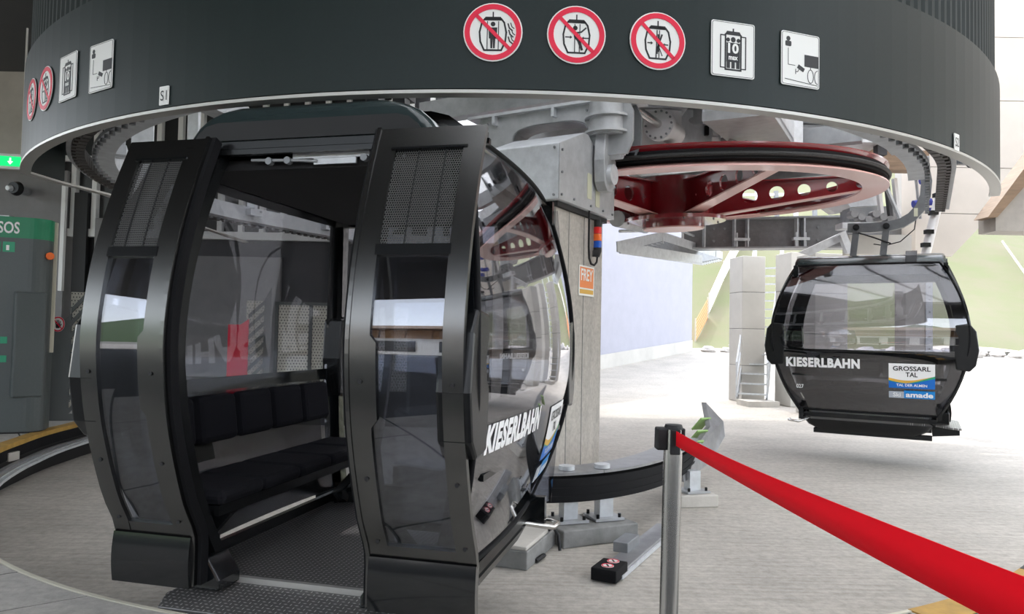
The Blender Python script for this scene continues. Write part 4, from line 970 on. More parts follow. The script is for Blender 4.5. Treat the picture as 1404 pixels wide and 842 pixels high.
# flared end piece
e = Vector((2.15, 8.5, 0)); 
b = MB(); P_ = [at(925, 667, 7.3), at(972, 637, 8.5), at(992, 600, 8.9), at(995, 588, 8.9), at(968, 553, 9.0), at(966, 560, 8.6), at(975, 590, 8.5), at(960, 615, 8.2), at(925, 650, 7.25)]
P1 = [p-O for p in (at(938, 661, 7.6), at(974, 634, 8.6), at(994, 598, 9.0), at(992, 578, 9.05), at(968, 552, 9.1), at(974, 585, 8.8), at(955, 612, 8.3), at(935, 640, 7.6))]
Q1 = [p+Vector((-0.05, 0.03, 0)) for p in P1]; n = len(P1)
b.add(P1+Q1, [tuple(range(n)), tuple(reversed(range(n, 2*n)))] + [(i, (i+1) % n, n+(i+1) % n, n+i) for i in range(n)]); b.obj('flared_end', 'steel_grey', t)
for k, (x0, y0, x1, y1) in enumerate(((955, 572, 972, 590), (950, 590, 968, 606), (944, 603, 962, 622))):
    p = at((x0+x1)/2-2, (y0+y1)/2, 8.95-k*0.25)-O; b = MB(); b.box(p, (0.16, 0.22, 0.02), 0.4, mtx=Matrix.Rotation(0.5, 3, 'Z') @ Matrix.Rotation(-0.75, 3, 'X')); b.obj('inner_plate', 'green_paint', t)
def leg_at(p, h, par, top=-0.12, w=0.13):
    b = MB(); b.box((p.x, p.y, (PIT+h+top)/2), (w, w*0.85, top-PIT-h), 0.35); l = b.obj('leg', 'galv_light', par)
    b = MB(); b.box((p.x, p.y, PIT+h+0.01), (w*2.0, w*1.9, 0.02), 0.35); b.obj('foot_plate', 'galv', l)
    for dx, dy in ((-1, -1), (1, -1), (1, 1), (-1, 1)):
        b = MB(); q = Matrix.Rotation(0.35, 3, 'Z') @ Vector((dx*w*0.8, dy*w*0.75, 0)); b.cyl((p.x+q.x, p.y+q.y, PIT+h), (p.x+q.x, p.y+q.y, PIT+h+0.06), 0.014, 6); b.obj('bolt', 'black_metal', l)
def shifted_leg(p, h, par, **k):
    n0 = len(bpy.data.objects); leg_at(p, h, par, **k)
for p in (Vector((0.52, 6.34, 0)), Vector((0.84, 6.46, 0)), Vector((1.93, 7.72, 0))):
    b = MB(); h_ = 0.15 if p.x < 1.5 else 0.13; w = 0.13
    q = p-O; b.box((q.x, q.y, (PIT+h_-0.10)/2), (w, w*0.85, -0.10-PIT-h_), 0.35); l = b.obj('leg', 'galv_light', t)
    b = MB(); b.box((q.x, q.y, PIT+h_+0.011), (w*2.1, w*2.0, 0.02), 0.35); b.obj('foot_plate', 'galv', l)
    b = MB(); b.cyl((q.x-0.02, q.y, 0.135), (q.x-0.02, q.y, 0.17), 0.07, 12); b.obj('cap', 'galv_light', l)
    for dx, dy in ((-1, -1), (1, -1), (1, 1), (-1, 1)):
        r_ = Matrix.Rotation(0.35, 3, 'Z') @ Vector((dx*w*0.8, dy*w*0.75, 0)); b = MB(); b.cyl((q.x+r_.x, q.y+r_.y, PIT+h_), (q.x+r_.x, q.y+r_.y, PIT+h_+0.055), 0.014, 6); b.obj('bolt', 'black_metal', l)
def block(name, label, c, d, rz, m_, bev=0.012): b = MB(); b.box((0, 0, d[2]/2), d, 0); o = b.obj(name, m_, bevel=bev); o.location = c; o.rotation_euler = (0, 0, rz); return tag(o, label, 'block')
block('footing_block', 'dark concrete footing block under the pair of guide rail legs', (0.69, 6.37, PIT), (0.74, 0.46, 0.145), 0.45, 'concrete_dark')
block('footing_block', 'small pale concrete footing block under the far guide rail leg', (1.93, 7.72, PIT), (0.42, 0.36, 0.125), 0.2, 'concrete')
tb_ = thing('concrete_plinth', 'low pale concrete plinth beside the end of the open cabin', 'plinth', (-0.07, 5.92, PIT), -0.35)
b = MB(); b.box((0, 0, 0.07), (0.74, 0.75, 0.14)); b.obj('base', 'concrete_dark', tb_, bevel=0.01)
b = MB(); b.box((0, 0, 0.155), (0.72, 0.73, 0.03)); b.obj('cover_slab', 'concrete', tb_, bevel=0.01)
b = MB(); b.tube([(0.33, 0.2, 0.14), (0.40, 0.18, 0.19), (0.45, 0.16, 0.14), (0.47, 0.15, 0.02)], 0.014, 6); b.obj('cable_loop', 'black_matt', tb_)
b = MB(); b.tube([(0, 0, 0.02), (0.05, 0.08, 0.03), (0.07, 0.15, 0.02)], 0.018, 6); o = b.obj('cable_stub', 'black_matt'); o.location = (0.22, 5.62, PIT); tag(o, 'short black cable stub lying by the concrete plinth', 'cable')
# --- floor switch rail with two round stickers
t = thing('floor_rail', 'low black and steel sensor rail with two round stickers on the floor', 'sensor rail', (0.74, 5.32, PIT)); dirn = Vector((0.46, 0.888, 0)); ag = math.atan2(dirn.y, dirn.x)-PI/2; t.rotation_euler = (0, 0, ag)
b = MB(); b.box((0, 0.75, 0.03), (0.17, 1.5, 0.05)); b.obj('rail_body', 'steel_grey', t, bevel=0.006)
b = MB(); b.box((0, 0.0, 0.055), (0.19, 0.26, 0.09)); b.obj('end_block', 'rubber', t, bevel=0.008)
b = MB(); b.box((0.09, 0.75, 0.02), (0.02, 1.5, 0.03)); b.obj('side_strip', 'galv_light', t)
for y_ in (0.0, 0.12):
    b = MB(); b.cyl((0, y_-0.04, 0.1), (0, y_-0.04, 0.103), 0.045, 20); st = b.obj('sticker', 'sign_white', t)
    b = MB(); b.ring((0, y_-0.04, 0.104), (0, 0, 1), 0.043, 0.035, 0.002, 20); b.obj('sticker_ring', 'red_sign', st)
    b = MB(); b.box((0, y_-0.04, 0.104), (0.012, 0.05, 0.002), 0.6); b.obj('sticker_print', 'print_black', st)
b = MB(); b.box((-0.08, 0.62, 0.09), (0.12, 0.30, 0.08)); b.obj('sensor_box', 'galv_dark', t, bevel=0.006)

# --- outer guide rail under the platform edge on the left
t = thing('outer_guide', 'grey ribbed guide rail below the yellow platform edge at the left', 'guide rail', tuple(pol(math.radians(-80), 4.6, PIT))); O = Vector(t.location)
path = [pol(math.radians(dg), redge(math.radians(dg))-0.10, 0) for dg in range(-125, -55, 3)]
for k, (dz, off, m_) in enumerate(((-0.10, 0.06, 'rubber'), (-0.19, -0.06, 'steel_grey'), (-0.205, -0.12, 'galv'), (-0.215, -0.17, 'galv_light'))):
    pp = [pol(math.radians(dg), redge(math.radians(dg))+off-0.03, dz)-O for dg in range(-125, -55, 3)]
    b = MB(); b.ribbon(pp, 0.05, 0.12 if k == 0 else 0.03); b.obj('rail_strip', m_, t)
for dg in (-120, -110, -100, -92, -84, -76):
    a = math.radians(dg); p = pol(a, redge(a)-0.08, 0)-O; b = MB(); b.box((p.x, p.y, (-0.2+PIT)/2), (0.10, 0.10, -0.2-PIT), a); b.obj('support', 'black_metal', t)
b = MB(); p = pol(math.radians(-93), redge(math.radians(-93))-0.02, -0.13)-O; b.box(p, (0.03, 0.16, 0.09), math.radians(-93)+PI/2); b.obj('end_tab', 'board_grey', t)

# --- belt barrier in front
def stanchion(x, y, label):
    t = thing('belt_stanchion', label, 'stanchion', (x, y, 0), 0, 'belt barrier posts')
    b = MB(); b.cyl((0, 0, 0), (0, 0, 0.012), 0.17, 36); b.cyl((0, 0, 0.012), (0, 0, 0.04), 0.165, 36, 0.05); b.obj('base', 'stainless', t)
    b = MB(); b.cyl((0, 0, 0.02), (0, 0, 0.985), 0.0315, 32); b.obj('post', 'stainless', t)
    b = MB(); b.cyl((0, 0, 0.985), (0, 0, 1.0), 0.033, 32, 0.028); b.obj('cap', 'black_matt', t)
    b = MB(); b.box((0.0, -0.032, 0.945), (0.034, 0.012, 0.085)); b.obj('belt_slot', 'black_matt', t, bevel=0.004)
    b = MB(); b.box((-0.042, 0.0, 0.952), (0.036, 0.05, 0.075)); b.obj('belt_clip', 'black_matt', t, bevel=0.006)
    b = MB(); b.box((0.031, 0.0, 0.952), (0.012, 0.04, 0.075)); b.obj('belt_clip', 'black_matt', t, bevel=0.004)
    return t
s0 = stanchion(0.545, 2.5, 'stainless steel belt post with black head in the foreground')
s0.rotation_euler = (0, math.radians(0.8), 0)
s1 = stanchion(0.425, 0.28, 'stainless steel belt post just beyond the right edge'); s1.scale = (1, 1, 1.14)
b = MB(); p0 = Vector((0.560, 2.460, 0.958)); p1 = Vector((0.445, 0.318, 1.093)); P_ = []; n = 24
tb2 = (p1-p0).normalized(); side = Vector((tb2.y, -tb2.x, 0)).normalized()
for i in range(n+1):
    s_ = i/n; c = p0.lerp(p1, s_)-UP*0.012*4*s_*(1-s_); w = Vector((0, 0, 0.0245))+side*0.006*math.sin(s_*5)
    P_ += [c+w-side*0.0008, c-w-side*0.0008, c+w+side*0.0008, c-w+side*0.0008]
b.add(P_, [q for i in range(n) for q in ((4*i, 4*i+4, 4*i+5, 4*i+1), (4*i+2, 4*i+3, 4*i+7, 4*i+6), (4*i, 4*i+2, 4*i+6, 4*i+4), (4*i+1, 4*i+5, 4*i+7, 4*i+3))], True)
tag(b.obj('barrier_belt', 'red_belt'), 'red retractable belt stretched from the steel post to the lower right', 'belt')

# ================================================================== LEFT SIDE
# --- SOS pillar
t = thing('sos_pillar', 'tall grey control pillar with green SOS band at the far left', 'control pillar', (-6.30, 8.75, 0), math.radians(20))
prof = rrect(1.35, 0.55, 0.20, 8)
def extr(poly, z0, z1, m_, nm, par, bev=0): b = MB(); b.prism(poly, (0, 0, z0), (1, 0, 0), (0, 1, 0), (0, 0, z1-z0)); o = b.obj(nm, m_, par, bevel=bev); o.data.polygons.foreach_set('use_smooth', [False]*len(o.data.polygons)); return o
extr(prof, 0.02, 2.31, 'sos_grey', 'body', t)
extr([(x_*1.004, y_*1.008) for x_, y_ in prof], 2.31, 2.56, 'sos_green', 'sos_band', t)
extr([(x_*0.97, y_*0.95) for x_, y_ in prof], 0.0, 0.03, 'black_matt', 'foot', t)
text_obj('SOS', 0.2, lambda u, v: (0.262+u, -0.282, 2.43+v), 'print_white', t, 0.004, fit=(0.22, 0.14))
b = MB(); b.box((0.13, -0.279, 2.20), (0.12, 0.006, 0.12)); b.obj('pictogram_plate', 'sos_green', t)
b = MB(); b.box((0.27, -0.279, 2.20), (0.12, 0.006, 0.12)); b.obj('pictogram_plate', 'print_green', t)
for x_ in (0.11, 0.26):
    b = MB(); b.box((x_, -0.283, 2.19), (0.03, 0.003, 0.06)); b.obj('pictogram', 'print_white', t)
b = MB(); b.box((0.0, -0.272, 1.03), (0.34, 0.02, 0.75)); b.obj('button_recess', 'black_metal', t)
for z_, m_ in ((1.10, 'green_button'), (0.88, 'red_button')):
    b = MB(); b.cyl((0.10, -0.28, z_), (0.10, -0.31, z_), 0.055, 20); bb = b.obj('button_ring', 'galv_dark', t)
    b = MB(); b.cyl((0.10, -0.31, z_), (0.10, -0.35, z_), 0.045, 20); b.obj('push_button', m_, bb)
    b = MB(); b.box((0.26, -0.279, z_), (0.07, 0.004, 0.08)); b.obj('button_label', 'print_green', t)
b = MB(); b.box((0.50, -0.235, 1.05), (0.32, 0.11, 1.25), 0.45); b.obj('door_panel', 'sos_grey', t, bevel=0.02)
b = MB(); b.cyl((0.64, -0.13, 2.12), (0.68, -0.20, 2.12), 0.045, 16); b.obj('indicator_lamp', 'orange_lens', t)
b = MB(); b.box((0.69, 0.0, 1.75), (0.03, 0.06, 1.6)); b.obj('edge_rail', 'edge_pale', t)
# --- safety gate with slanting slots
def gate(loc_, rz, label, red, flip=1):
    t = thing('safety_gate', label, 'gate', loc_, rz, 'slotted safety gates')
    b = MB(); h0, h1 = 1.35, 1.95; W_ = 0.62
    out = [(0, 0.05), (W_, 0.05), (W_, h1), (0.18, h0), (0, h0)]
    # frame pieces round the slot column
    def pr(poly, m_, nm): b = MB(); b.prism([(flip*x_, z_) for x_, z_ in (poly if flip > 0 else reversed(poly))], (0, 0, 0), (1, 0, 0), (0, 0, 1), (0, 0.03, 0)); return b.obj(nm, m_, t)
    pr([(0, 0.05), (0.30, 0.05), (0.30, 1.44), (0.18, h0), (0, h0)], 'red_sign' if red else 'gate_grey', 'gate_leaf')
    pr([(0.52, 0.05), (W_, 0.05), (W_, h1), (0.52, 1.75)], 'gate_grey', 'gate_stile')
    for i in range(9):
        z_ = 0.12+i*0.165; pr([(0.29, z_), (0.53, z_+0.24), (0.53, z_+0.31), (0.29, z_+0.07)], 'gate_grey', 'slat')
    pr([(0.29, 0.05), (0.53, 0.05), (0.53, 0.14), (0.29, 0.14)], 'gate_grey', 'bottom_rail')
    b = MB(); b.box((flip*0.41, 0.06, 0.95), (0.30, 0.004, 1.55)); b.obj('perforated_sheet', 'perf_sheet', t)
    return t
g1 = gate((-5.97, 9.45, 0), 0.25, 'grey safety gate with slanting slots beside the SOS pillar', False); g1.scale = (0.8, 1, 1)
b = MB(); b.cyl((0.11, -0.002, 1.300), (0.11, -0.008, 1.300), 0.10, 28); st = b.obj('ban_plate', 'sign_white', g1)
b = MB(); b.ring((0.11, -0.010, 1.300), (0, 1, 0), 0.097, 0.080, 0.003, 28); b.obj('ban_ring', 'red_sign', st)
b = MB()
for pl in [rrect(0.06, 0.055, 0.015, 3, 0.11, 1.275)] + stroke([(0.085, 1.290), (0.075, 1.330)], 0.012) + stroke([(0.10, 1.300), (0.098, 1.350)], 0.012) + stroke([(0.118, 1.300), (0.12, 1.350)], 0.012) + stroke([(0.134, 1.295), (0.142, 1.335)], 0.012) + stroke([(0.14, 1.270), (0.158, 1.300)], 0.012): b.prism(pl, (0, -0.009, 0), (1, 0, 0), (0, 0, 1), (0, -0.002, 0))
b.obj('hand_print', 'print_black', st)
b = MB()
for pl in stroke([(0.05, 1.360), (0.17, 1.240)], 0.014): b.prism(pl, (0, -0.0115, 0), (1, 0, 0), (0, 0, 1), (0, -0.002, 0))
b.obj('ban_bar', 'red_sign', st)
gate((-4.35, 11.2, 0.0), 0.35, 'slotted gate with red leaf behind the open cabin', True)
# beige perforated panels added in place of a reflection in the cabin window
t = thing('reflection_panels', 'added beige perforated panels standing for a reflection in the open cabin', 'barrier', (-3.0, 11.6, 0), 0.15)
for i in range(4):
    b = MB(); b.box((-0.45+i*0.52, 0, 1.0), (0.46, 0.01, 1.35)); b.obj('perforated_sheet', 'perf_sheet', t)
for i in range(5):
    b = MB(); b.box((-0.71+i*0.52, 0, 0.85), (0.05, 0.05, 1.72)); b.obj('post', 'gate_grey', t)
b = MB(); b.box((0.33, 0, 1.70), (2.14, 0.05, 0.05)); b.obj('top_rail', 'gate_grey', t)
# --- exit sign, camera
t = thing('exit_sign', 'green and white illuminated exit sign hanging at the left', 'sign', tuple(at(18, 222, 9.6)), 0.2)
b = MB(); b.box((0, 0, 0), (0.62, 0.06, 0.20)); b.obj('housing', 'white_paint', t)
b = MB(); b.box((0.02, -0.032, 0), (0.54, 0.006, 0.13)); b.obj('panel', 'exit_green', t)
print_obj(stroke([(-0.02, 0.04), (-0.02, -0.02)], 0.02)+[[(-0.055, 0.0), (0.015, 0.0), (-0.02, -0.045)]]+[rrect(0.05, 0.1, 0.004, 2, 0.16, 0)], 'exit_white', t, 'pictogram', 0.035, 0.037)
b = MB(); b.box((0.1, 0, 0.95), (0.02, 0.02, 1.72)); b.obj('rod', 'white_paint', t)
t = thing('wall_camera', 'small black dome camera on the grey wall below the exit sign', 'camera', tuple(at(24, 259, 12.9)))
b = MB(); b.cyl((0, 0.25, 0), (0, -0.02, 0), 0.08, 16); b.obj('mount', 'galv_dark', t)
b = MB(); b.cyl((0, -0.02, 0), (0, -0.12, 0), 0.13, 20, 0.10); b.obj('housing', 'black_metal', t)
b = MB(); b.cyl((-0.04, -0.12, -0.01), (-0.05, -0.19, -0.02), 0.06, 16, 0.04); b.obj('lens', 'galv_light', t)

# unseen wall return added beyond the right edge to darken the fascia there
b = MB(); b.prism([(0.0, 3.6), (12.6, 3.0), (12.6, 9.4), (0.0, 9.4)], (9.3, 0, 0), (0, 1, 0), (0, 0, 1), (0.6, 0, 0)); b.obj('shade_return', 'wall_beige', wr)
# --- things fixed to the column
t = thing('signal_tower', 'stack light with red, orange and blue lenses on the concrete column', 'signal light', tuple(hA(1.20, 0.09-0.08, 2.42)))
for i, (m_, z_) in enumerate((('blue_lens', 0.0), ('orange_lens', 0.09), ('red_lens', 0.18))):
    b = MB(); b.cyl((0, 0, z_), (0, 0, z_+0.085), 0.052, 20); b.obj('lens', m_, t)
b = MB(); b.cyl((0, 0, 0.27), (0, 0, 0.36), 0.052, 20); b.obj('cap', 'black_matt', t)
b = MB(); b.cyl((0, 0, -0.05), (0, 0, 0), 0.052, 20); b.cyl((0, 0, -0.12), (0, 0, -0.05), 0.028, 16, 0.05); b.obj('socket', 'black_matt', t)
b = MB(); b.box((-0.035, -0.06, -0.08), (0.06, 0.09, 0.08)); b.obj('wall_mount', 'black_matt', t)
b = MB(); b.tube([(0, 0, -0.12), (-0.01, -0.02, -0.19), (-0.05, -0.10, -0.235), (-0.10, -0.18, -0.225), (-0.13, -0.24, -0.16), (-0.14, -0.26, -0.02), (-0.14, -0.26, 0.45)], 0.014, 6); b.obj('cable', 'black_matt', t)
t = thing('company_plate', 'orange and white company plate on the concrete column', 'sign', tuple(hA(1.03, 0.09-0.004, 1.98)))
def CP(u, v, d=0.006): return Vector(A)*u + UP*v + Vector(B)*d
def cplate(u0, u1, v0, v1, m_, nm, d0, d1): b = MB(); b.prism([(u0, v0), (u1, v0), (u1, v1), (u0, v1)], Vector(B)*d0, A, UP, Vector(B)*(d1-d0)); return b.obj(nm, m_, t)
cplate(-0.235, 0.235, -0.19, 0.19, 'sign_white', 'plate', 0, 0.008); cplate(-0.21, 0.21, -0.09, 0.17, 'print_orange', 'print_field', 0.008, 0.0095)
cplate(-0.21, 0.21, -0.165, -0.11, 'print_ochre', 'print_field', 0.008, 0.0095)
text_obj('FREY', 0.2, lambda u, v: CP(u, 0.075+v, 0.0115), 'sign_white', t, 0.004, fit=(0.36, 0.15))
text_obj('AUSTRIA', 0.06, lambda u, v: CP(u, -0.052+v, 0.0115), 'sign_white', t, 0.0, fit=(0.34, 0.035)) if False else None

# ================================================================== MACHINERY UNDER THE ROOF
# deck over the bullwheel
def sA(s_, c_, z): return Vector((CX, CY, 0)) + A*s_ + B*c_ + UP*z
t = thing('service_deck', 'grey galvanised service deck above the bullwheel', 'deck', tuple(sA(6, 0, 4.9))); O = Vector(t.location)
for i in range(9):
    b = MB(); b.prism([(i*1.02+1.4, -1.9), (i*1.02+2.4, -1.9), (i*1.02+2.4, 1.9), (i*1.02+1.4, 1.9)], Vector((CX, CY, 5.05))-O, A, B, UP*0.06); b.obj('deck_panel', 'galv_light', t)
for c_ in (-1.7, 1.7, 0.0):
    b = MB(); b.bar(sA(0.8, c_, 4.9)-O, sA(10.6, c_, 4.9)-O, 0.2, 0.28); b.obj('long_beam', 'galv', t)
for s_ in (2.3, 4.2, 6.2, 8.6):
    b = MB(); b.bar(sA(s_, -2.9, 4.62)-O, sA(s_, 2.9, 4.62)-O, 0.22, 0.30); b.obj('cross_beam', 'galv_dark' if s_ > 5 else 'galv', t)
def slab_between(pts, dep, m_, nm, par, O):
    """flat plate through points (in order), given thickness vector"""
    b = MB(); P_ = [Vector(p)-O for p in pts]; n = len(P_); b.add(P_+[p+Vector(dep) for p in P_], [tuple(range(n)), tuple(reversed(range(n, 2*n)))] + [(i, (i+1) % n, n+(i+1) % n, n+i) for i in range(n)]); return b.obj(nm, m_, par)
# machine cheek plate with stencilled number
t = thing('cheek_plate', 'pale steel machine plate stencilled C385560 above the red wheel', 'steel plate', tuple(at(885, 175, 10.4))); O = Vector(t.location)
outer = []; inner = []; n = 28
for i in range(n):
    a = 2*PI*i/n; ca, sa = math.cos(a), math.sin(a); sc_ = 1/max(abs(ca)/0.52, abs(sa)/0.27); outer.append((ca*sc_, sa*sc_)); inner.append((-0.16+0.12*math.copysign(abs(ca)**0.7, ca), 0.10+0.035*math.copysign(abs(sa)**0.7, sa)))
b = MB(); b.plate_hole(outer, inner, (0, 0, 0), (1, 0, 0), (0, 0, 1), (0, 0.12, 0)); b.obj('plate', 'white_machine', t)
text_obj('C385560', 0.08, lambda u, v: (-0.20+u, -0.003, -0.10+v), 'galv', t, 0.0, fit=(0.24, 0.06))
b = MB(); b.box((0, 0.25, 0.33), (1.2, 0.6, 0.1)); b.obj('top_plate', 'galv_light', t)
t = thing('hydraulic_cylinder', 'white tensioning cylinder with bolted round flange and chrome rod', 'cylinder', tuple(at(905, 172, 9.9))); O = Vector(t.location)
ax = (at(922, 184, 10.35)-at(893, 165, 9.7)).normalized()
b = MB(); b.cyl(ax*0.0, ax*0.55, 0.16, 24); b.obj('barrel', 'white_machine', t)
b = MB(); b.cyl(ax*-0.05, ax*0.04, 0.215, 28); fl = b.obj('flange', 'white_machine', t)
q = ax.to_track_quat('Z', 'Y')
for i in range(14):
    a = 2*PI*i/14; p = q @ Vector((0.185*math.cos(a), 0.185*math.sin(a), 0)) - ax*0.05; inst(bm_, 'bolt', 'galv_dark', fl, p, (-ax).to_track_quat('Z', 'Y').to_euler())
b = MB(); rod_d = (at(866, 142, 9.35)-at(900, 166, 9.75)); b.cyl((0, 0, 0), rod_d, 0.055, 16); b.obj('rod', 'stainless', t)
b = MB(); b.box((0.16, 0.25, -0.28), (0.30, 0.25, 0.1)); b.obj('saddle', 'galv', t)
t = thing('motor_bracket', 'pale grey bracket plate with round and square cutouts above the wheel', 'bracket', tuple(at(957, 178, 10.8))); O = Vector(t.location)
ot = []; it = []
for i in range(24):
    a = 2*PI*i/24; ca, sa = math.cos(a), math.sin(a); sc_ = 1/max(abs(ca)/0.34, abs(sa)/0.30); ot.append((ca*sc_, sa*sc_)); it.append((-0.05+0.09*ca, 0.14+0.055*sa))
b = MB(); b.plate_hole(ot, it, (0, 0, 0), (1, 0, 0), (0, 0, 1), (0, 0.08, 0)); b.obj('plate', 'galv_light', t)
b = MB(); b.box((-0.40, 0.05, 0.02), (0.07, 0.2, 0.66)); b.obj('edge_post', 'galv', t)
b = MB(); b.box((0.12, -0.03, -0.02), (0.06, 0.06, 0.14)); b.obj('clamp', 'black_metal', t)
b = MB(); b.box((0.24, -0.04, -0.05), (0.08, 0.08, 0.1)); b.box((0.24, -0.04, -0.16), (0.10, 0.08, 0.06)); b.obj('sensor', 'white_machine', t)
b = MB(); b.tube([(0.45, -0.1, -0.2), (0.52, -0.05, -0.2), (0.60, -0.05, -0.23), (0.72, -0.05, -0.2)], 0.05, 8); b.obj('hose', 'galv', t)
t = thing('box_girder', 'broad galvanised box girder slanting over the red wheel', 'girder', tuple(at(1030, 180, 10.5))); O = Vector(t.location)
b = MB(); p0 = at(1010, 155, 9.0)-O; p1 = at(1065, 214, 13.5)-O; b.bar(p0, p1, 0.85, 0.12); b.obj('bottom_plate', 'galv', t)
for sg in (-1, 1):
    b = MB(); sd = (p1-p0).cross(UP).normalized()*0.41*sg; b.bar(p0+sd+UP*0.22, p1+sd+UP*0.22, 0.03, 0.42); b.obj('side_web', 'galv_light', t)
for i in range(4):
    b = MB(); c = p0+UP*0.16+(p1-p0).cross(UP).normalized()*(-0.27+i*0.18)+Vector((0, -0.02, 0)); b.cyl(c, c-Vector((0, 0.06, 0)), 0.045, 12); b.obj('roller', 'black_metal', t)
t = thing('end_plates', 'upright pale galvanised plates beside the box girder', 'steel plate', tuple(at(1085, 180, 11.5))); O = Vector(t.location)
for i, dx in enumerate((-0.25, -0.02, 0.2)):
    b = MB(); b.box((dx, i*0.15, 0.0), (0.2, 0.03, 0.62)); b.obj('plate', 'galv_light', t)
t = thing('bridge_beam', 'dark grey cross beam with pale underside above the right of the wheel', 'beam', tuple(at(1140, 185, 12.6))); O = Vector(t.location)
b = MB(); b.box((0, 0, 0), (1.2, 0.3, 0.26)); b.obj('web', 'galv_dark', t)
b = MB(); b.box((0, -0.05, 0.3), (1.3, 0.5, 0.3)); b.obj('pale_panel', 'galv_light', t)
b = MB(); b.box((0, -0.1, -0.2), (1.5, 0.6, 0.05)); b.obj('flange', 'galv_light', t)
b = MB(); b.box((0.75, -0.2, -0.05), (0.16, 0.16, 0.7)); b.obj('end_post', 'wall_dark', t)
b = MB(); b.box((1.3, 0.4, -0.35), (1.1, 0.3, 0.35)); b.obj('dark_box', 'wood_brown', t)
# long I-beam carrying the far machinery
t = thing('main_girder', 'long grey I-beam with stiffeners on the concrete pillars', 'girder', tuple(at(1090, 310, 15.5))); O = Vector(t.location)
g0 = at(935, 322, 16.2)-O; g1 = at(1245, 318, 14.8)-O; up_ = UP*0.30
b = MB(); b.bar(g0, g1, 0.04, 0.62); b.obj('web', 'steel_grey', t)
for sg in (-1, 1):
    b = MB(); b.bar(g0+UP*0.32*sg, g1+UP*0.32*sg, 0.42, 0.035); b.obj('flange', 'galv', t)
for k in (0.10, 0.24, 0.30, 0.52, 0.55, 0.78, 0.90):
    p = g0.lerp(g1, k); b = MB(); b.box(p+Vector((0, -0.1, 0)), (0.03, 0.18, 0.60)); b.obj('stiffener', 'galv_light', t)
for k in (0.27, 0.535):
    p = g0.lerp(g1, k)+Vector((0, -0.16, -0.14)); b = MB(); b.box(p, (0.34, 0.12, 0.06)); b.obj('clamp', 'galv_light', t)
    for dx in (-0.1, 0.1): b = MB(); b.cyl(p+Vector((dx, 0, -0.16)), p+Vector((dx, 0, 0.14)), 0.025, 8); b.obj('bolt', 'galv_light', t)
for k in (0.15, 0.20, 0.62, 0.7):
    for dz in (0.12, -0.15):
        p = g0.lerp(g1, k)+Vector((0, -0.03, dz)); inst(bm_, 'bolt', 'galv_light', t, p, (PI/2, 0, 0), (2, 2, 1))
# far machinery block under the girder end
t = thing('drive_frame', 'galvanised drive frame with diagonal plates behind the far cabin roof', 'steel frame', tuple(at(1160, 320, 13.5))); O = Vector(t.location)
slab_between([at(1098, 345, 13.2), at(1160, 316, 13.2), at(1160, 328, 13.2), at(1112, 350, 13.2)], (0, 0.12, 0), 'galv_light', 'diagonal_plate', t, O)
slab_between([at(1152, 322, 13.0), at(1160, 318, 13.0), at(1172, 347, 13.0), at(1162, 347, 13.0)], (0, 0.12, 0), 'galv_light', 'diagonal_plate', t, O)
slab_between([at(1155, 305, 13.2), at(1236, 305, 13.0), at(1236, 312, 13.0), at(1155, 313, 13.2)], (0, 0.3, 0), 'galv_light', 'cross_rail', t, O)
slab_between([at(1165, 285, 13.6), at(1230, 282, 13.6), at(1230, 304, 13.6), at(1165, 304, 13.6)], (0, 0.4, 0), 'galv_dark', 'gear_block', t, O)
slab_between([at(1145, 258, 13.9), at(1200, 250, 13.9), at(1205, 282, 13.9), at(1165, 284, 13.9)], (0, 0.3, 0), 'galv_light', 'cover_plate', t, O)
slab_between([at(1115, 272, 14.2), at(1150, 258, 13.8), at(1168, 288, 13.8), at(1145, 292, 14.0)], (0, 0.25, 0), 'white_machine', 'slant_plate', t, O)
for x_ in (1203, 1215, 1226):
    b = MB(); b.bar(at(x_, 245, 13.4)-O, at(x_+6, 300, 13.4)-O, 0.06, 0.1); b.obj('upright', 'white_machine' if x_ != 1215 else 'wall_dark', t)
slab_between([at(1165, 322, 13.7), at(1250, 322, 13.7), at(1250, 348, 13.7), at(1165, 348, 13.7)], (0, 0.3, 0), 'concrete_far', 'base_block', t, O)
for i in range(6):
    b = MB(); p = at(1172+i*10, 293+(i % 3)*4, 13.25)-O; b.cyl(p, p+Vector((0.0, 0.2, 0)), 0.07, 12); b.obj('roller', 'steel_grey', t)
b = MB(); b.bar(at(1206, 236, 12.9)-O, at(1234, 300, 13.1)-O, 0.05, 0.05); b.obj('stay', 'galv', t)
# concrete mast and plates at right
t = thing('steel_mast', 'tall pale mast with bolted steel plate beside the red wheel', 'mast', tuple(at(1248, 560, 15.0)*1.0)); t.location.z = PIT; O = Vector(t.location)
b = MB(); b.box((0, 0, 2.9), (0.42, 0.42, 5.8)); b.obj('concrete_core', 'concrete_far', t)
b = MB(); b.box((0.26, -0.20, 2.9), (0.14, 0.06, 5.8)); b.obj('steel_strip', 'galv_light', t)
for i in range(16): inst(bm_, 'bolt', 'galv_dark', t, (0.26, -0.235, 1.6+i*0.25), (PI/2, 0, 0))
t = thing('white_pipe', 'slanting white pipe behind the far cabin hanger', 'pipe', tuple(at(1283, 290, 12.0))); O = Vector(t.location)
b = MB(); b.tube([at(1299, 225, 12.0)-O, at(1288, 270, 12.0)-O, at(1270, 345, 12.0)-O, at(1262, 380, 12.0)-O], 0.075, 12); b.obj('tube', 'white_machine', t)
for y_ in (268, 292, 318, 336): b = MB(); p = at(1288-(y_-270)*0.24-3, y_, 11.9)-O; b.box(p, (0.12, 0.1, 0.07)); b.obj('clip', 'black_metal', t)
t = thing('blue_fittings', 'row of small blue hose fittings beside the hanger arm', 'fittings', tuple(at(1258, 260, 13.5))); O = Vector(t.location)
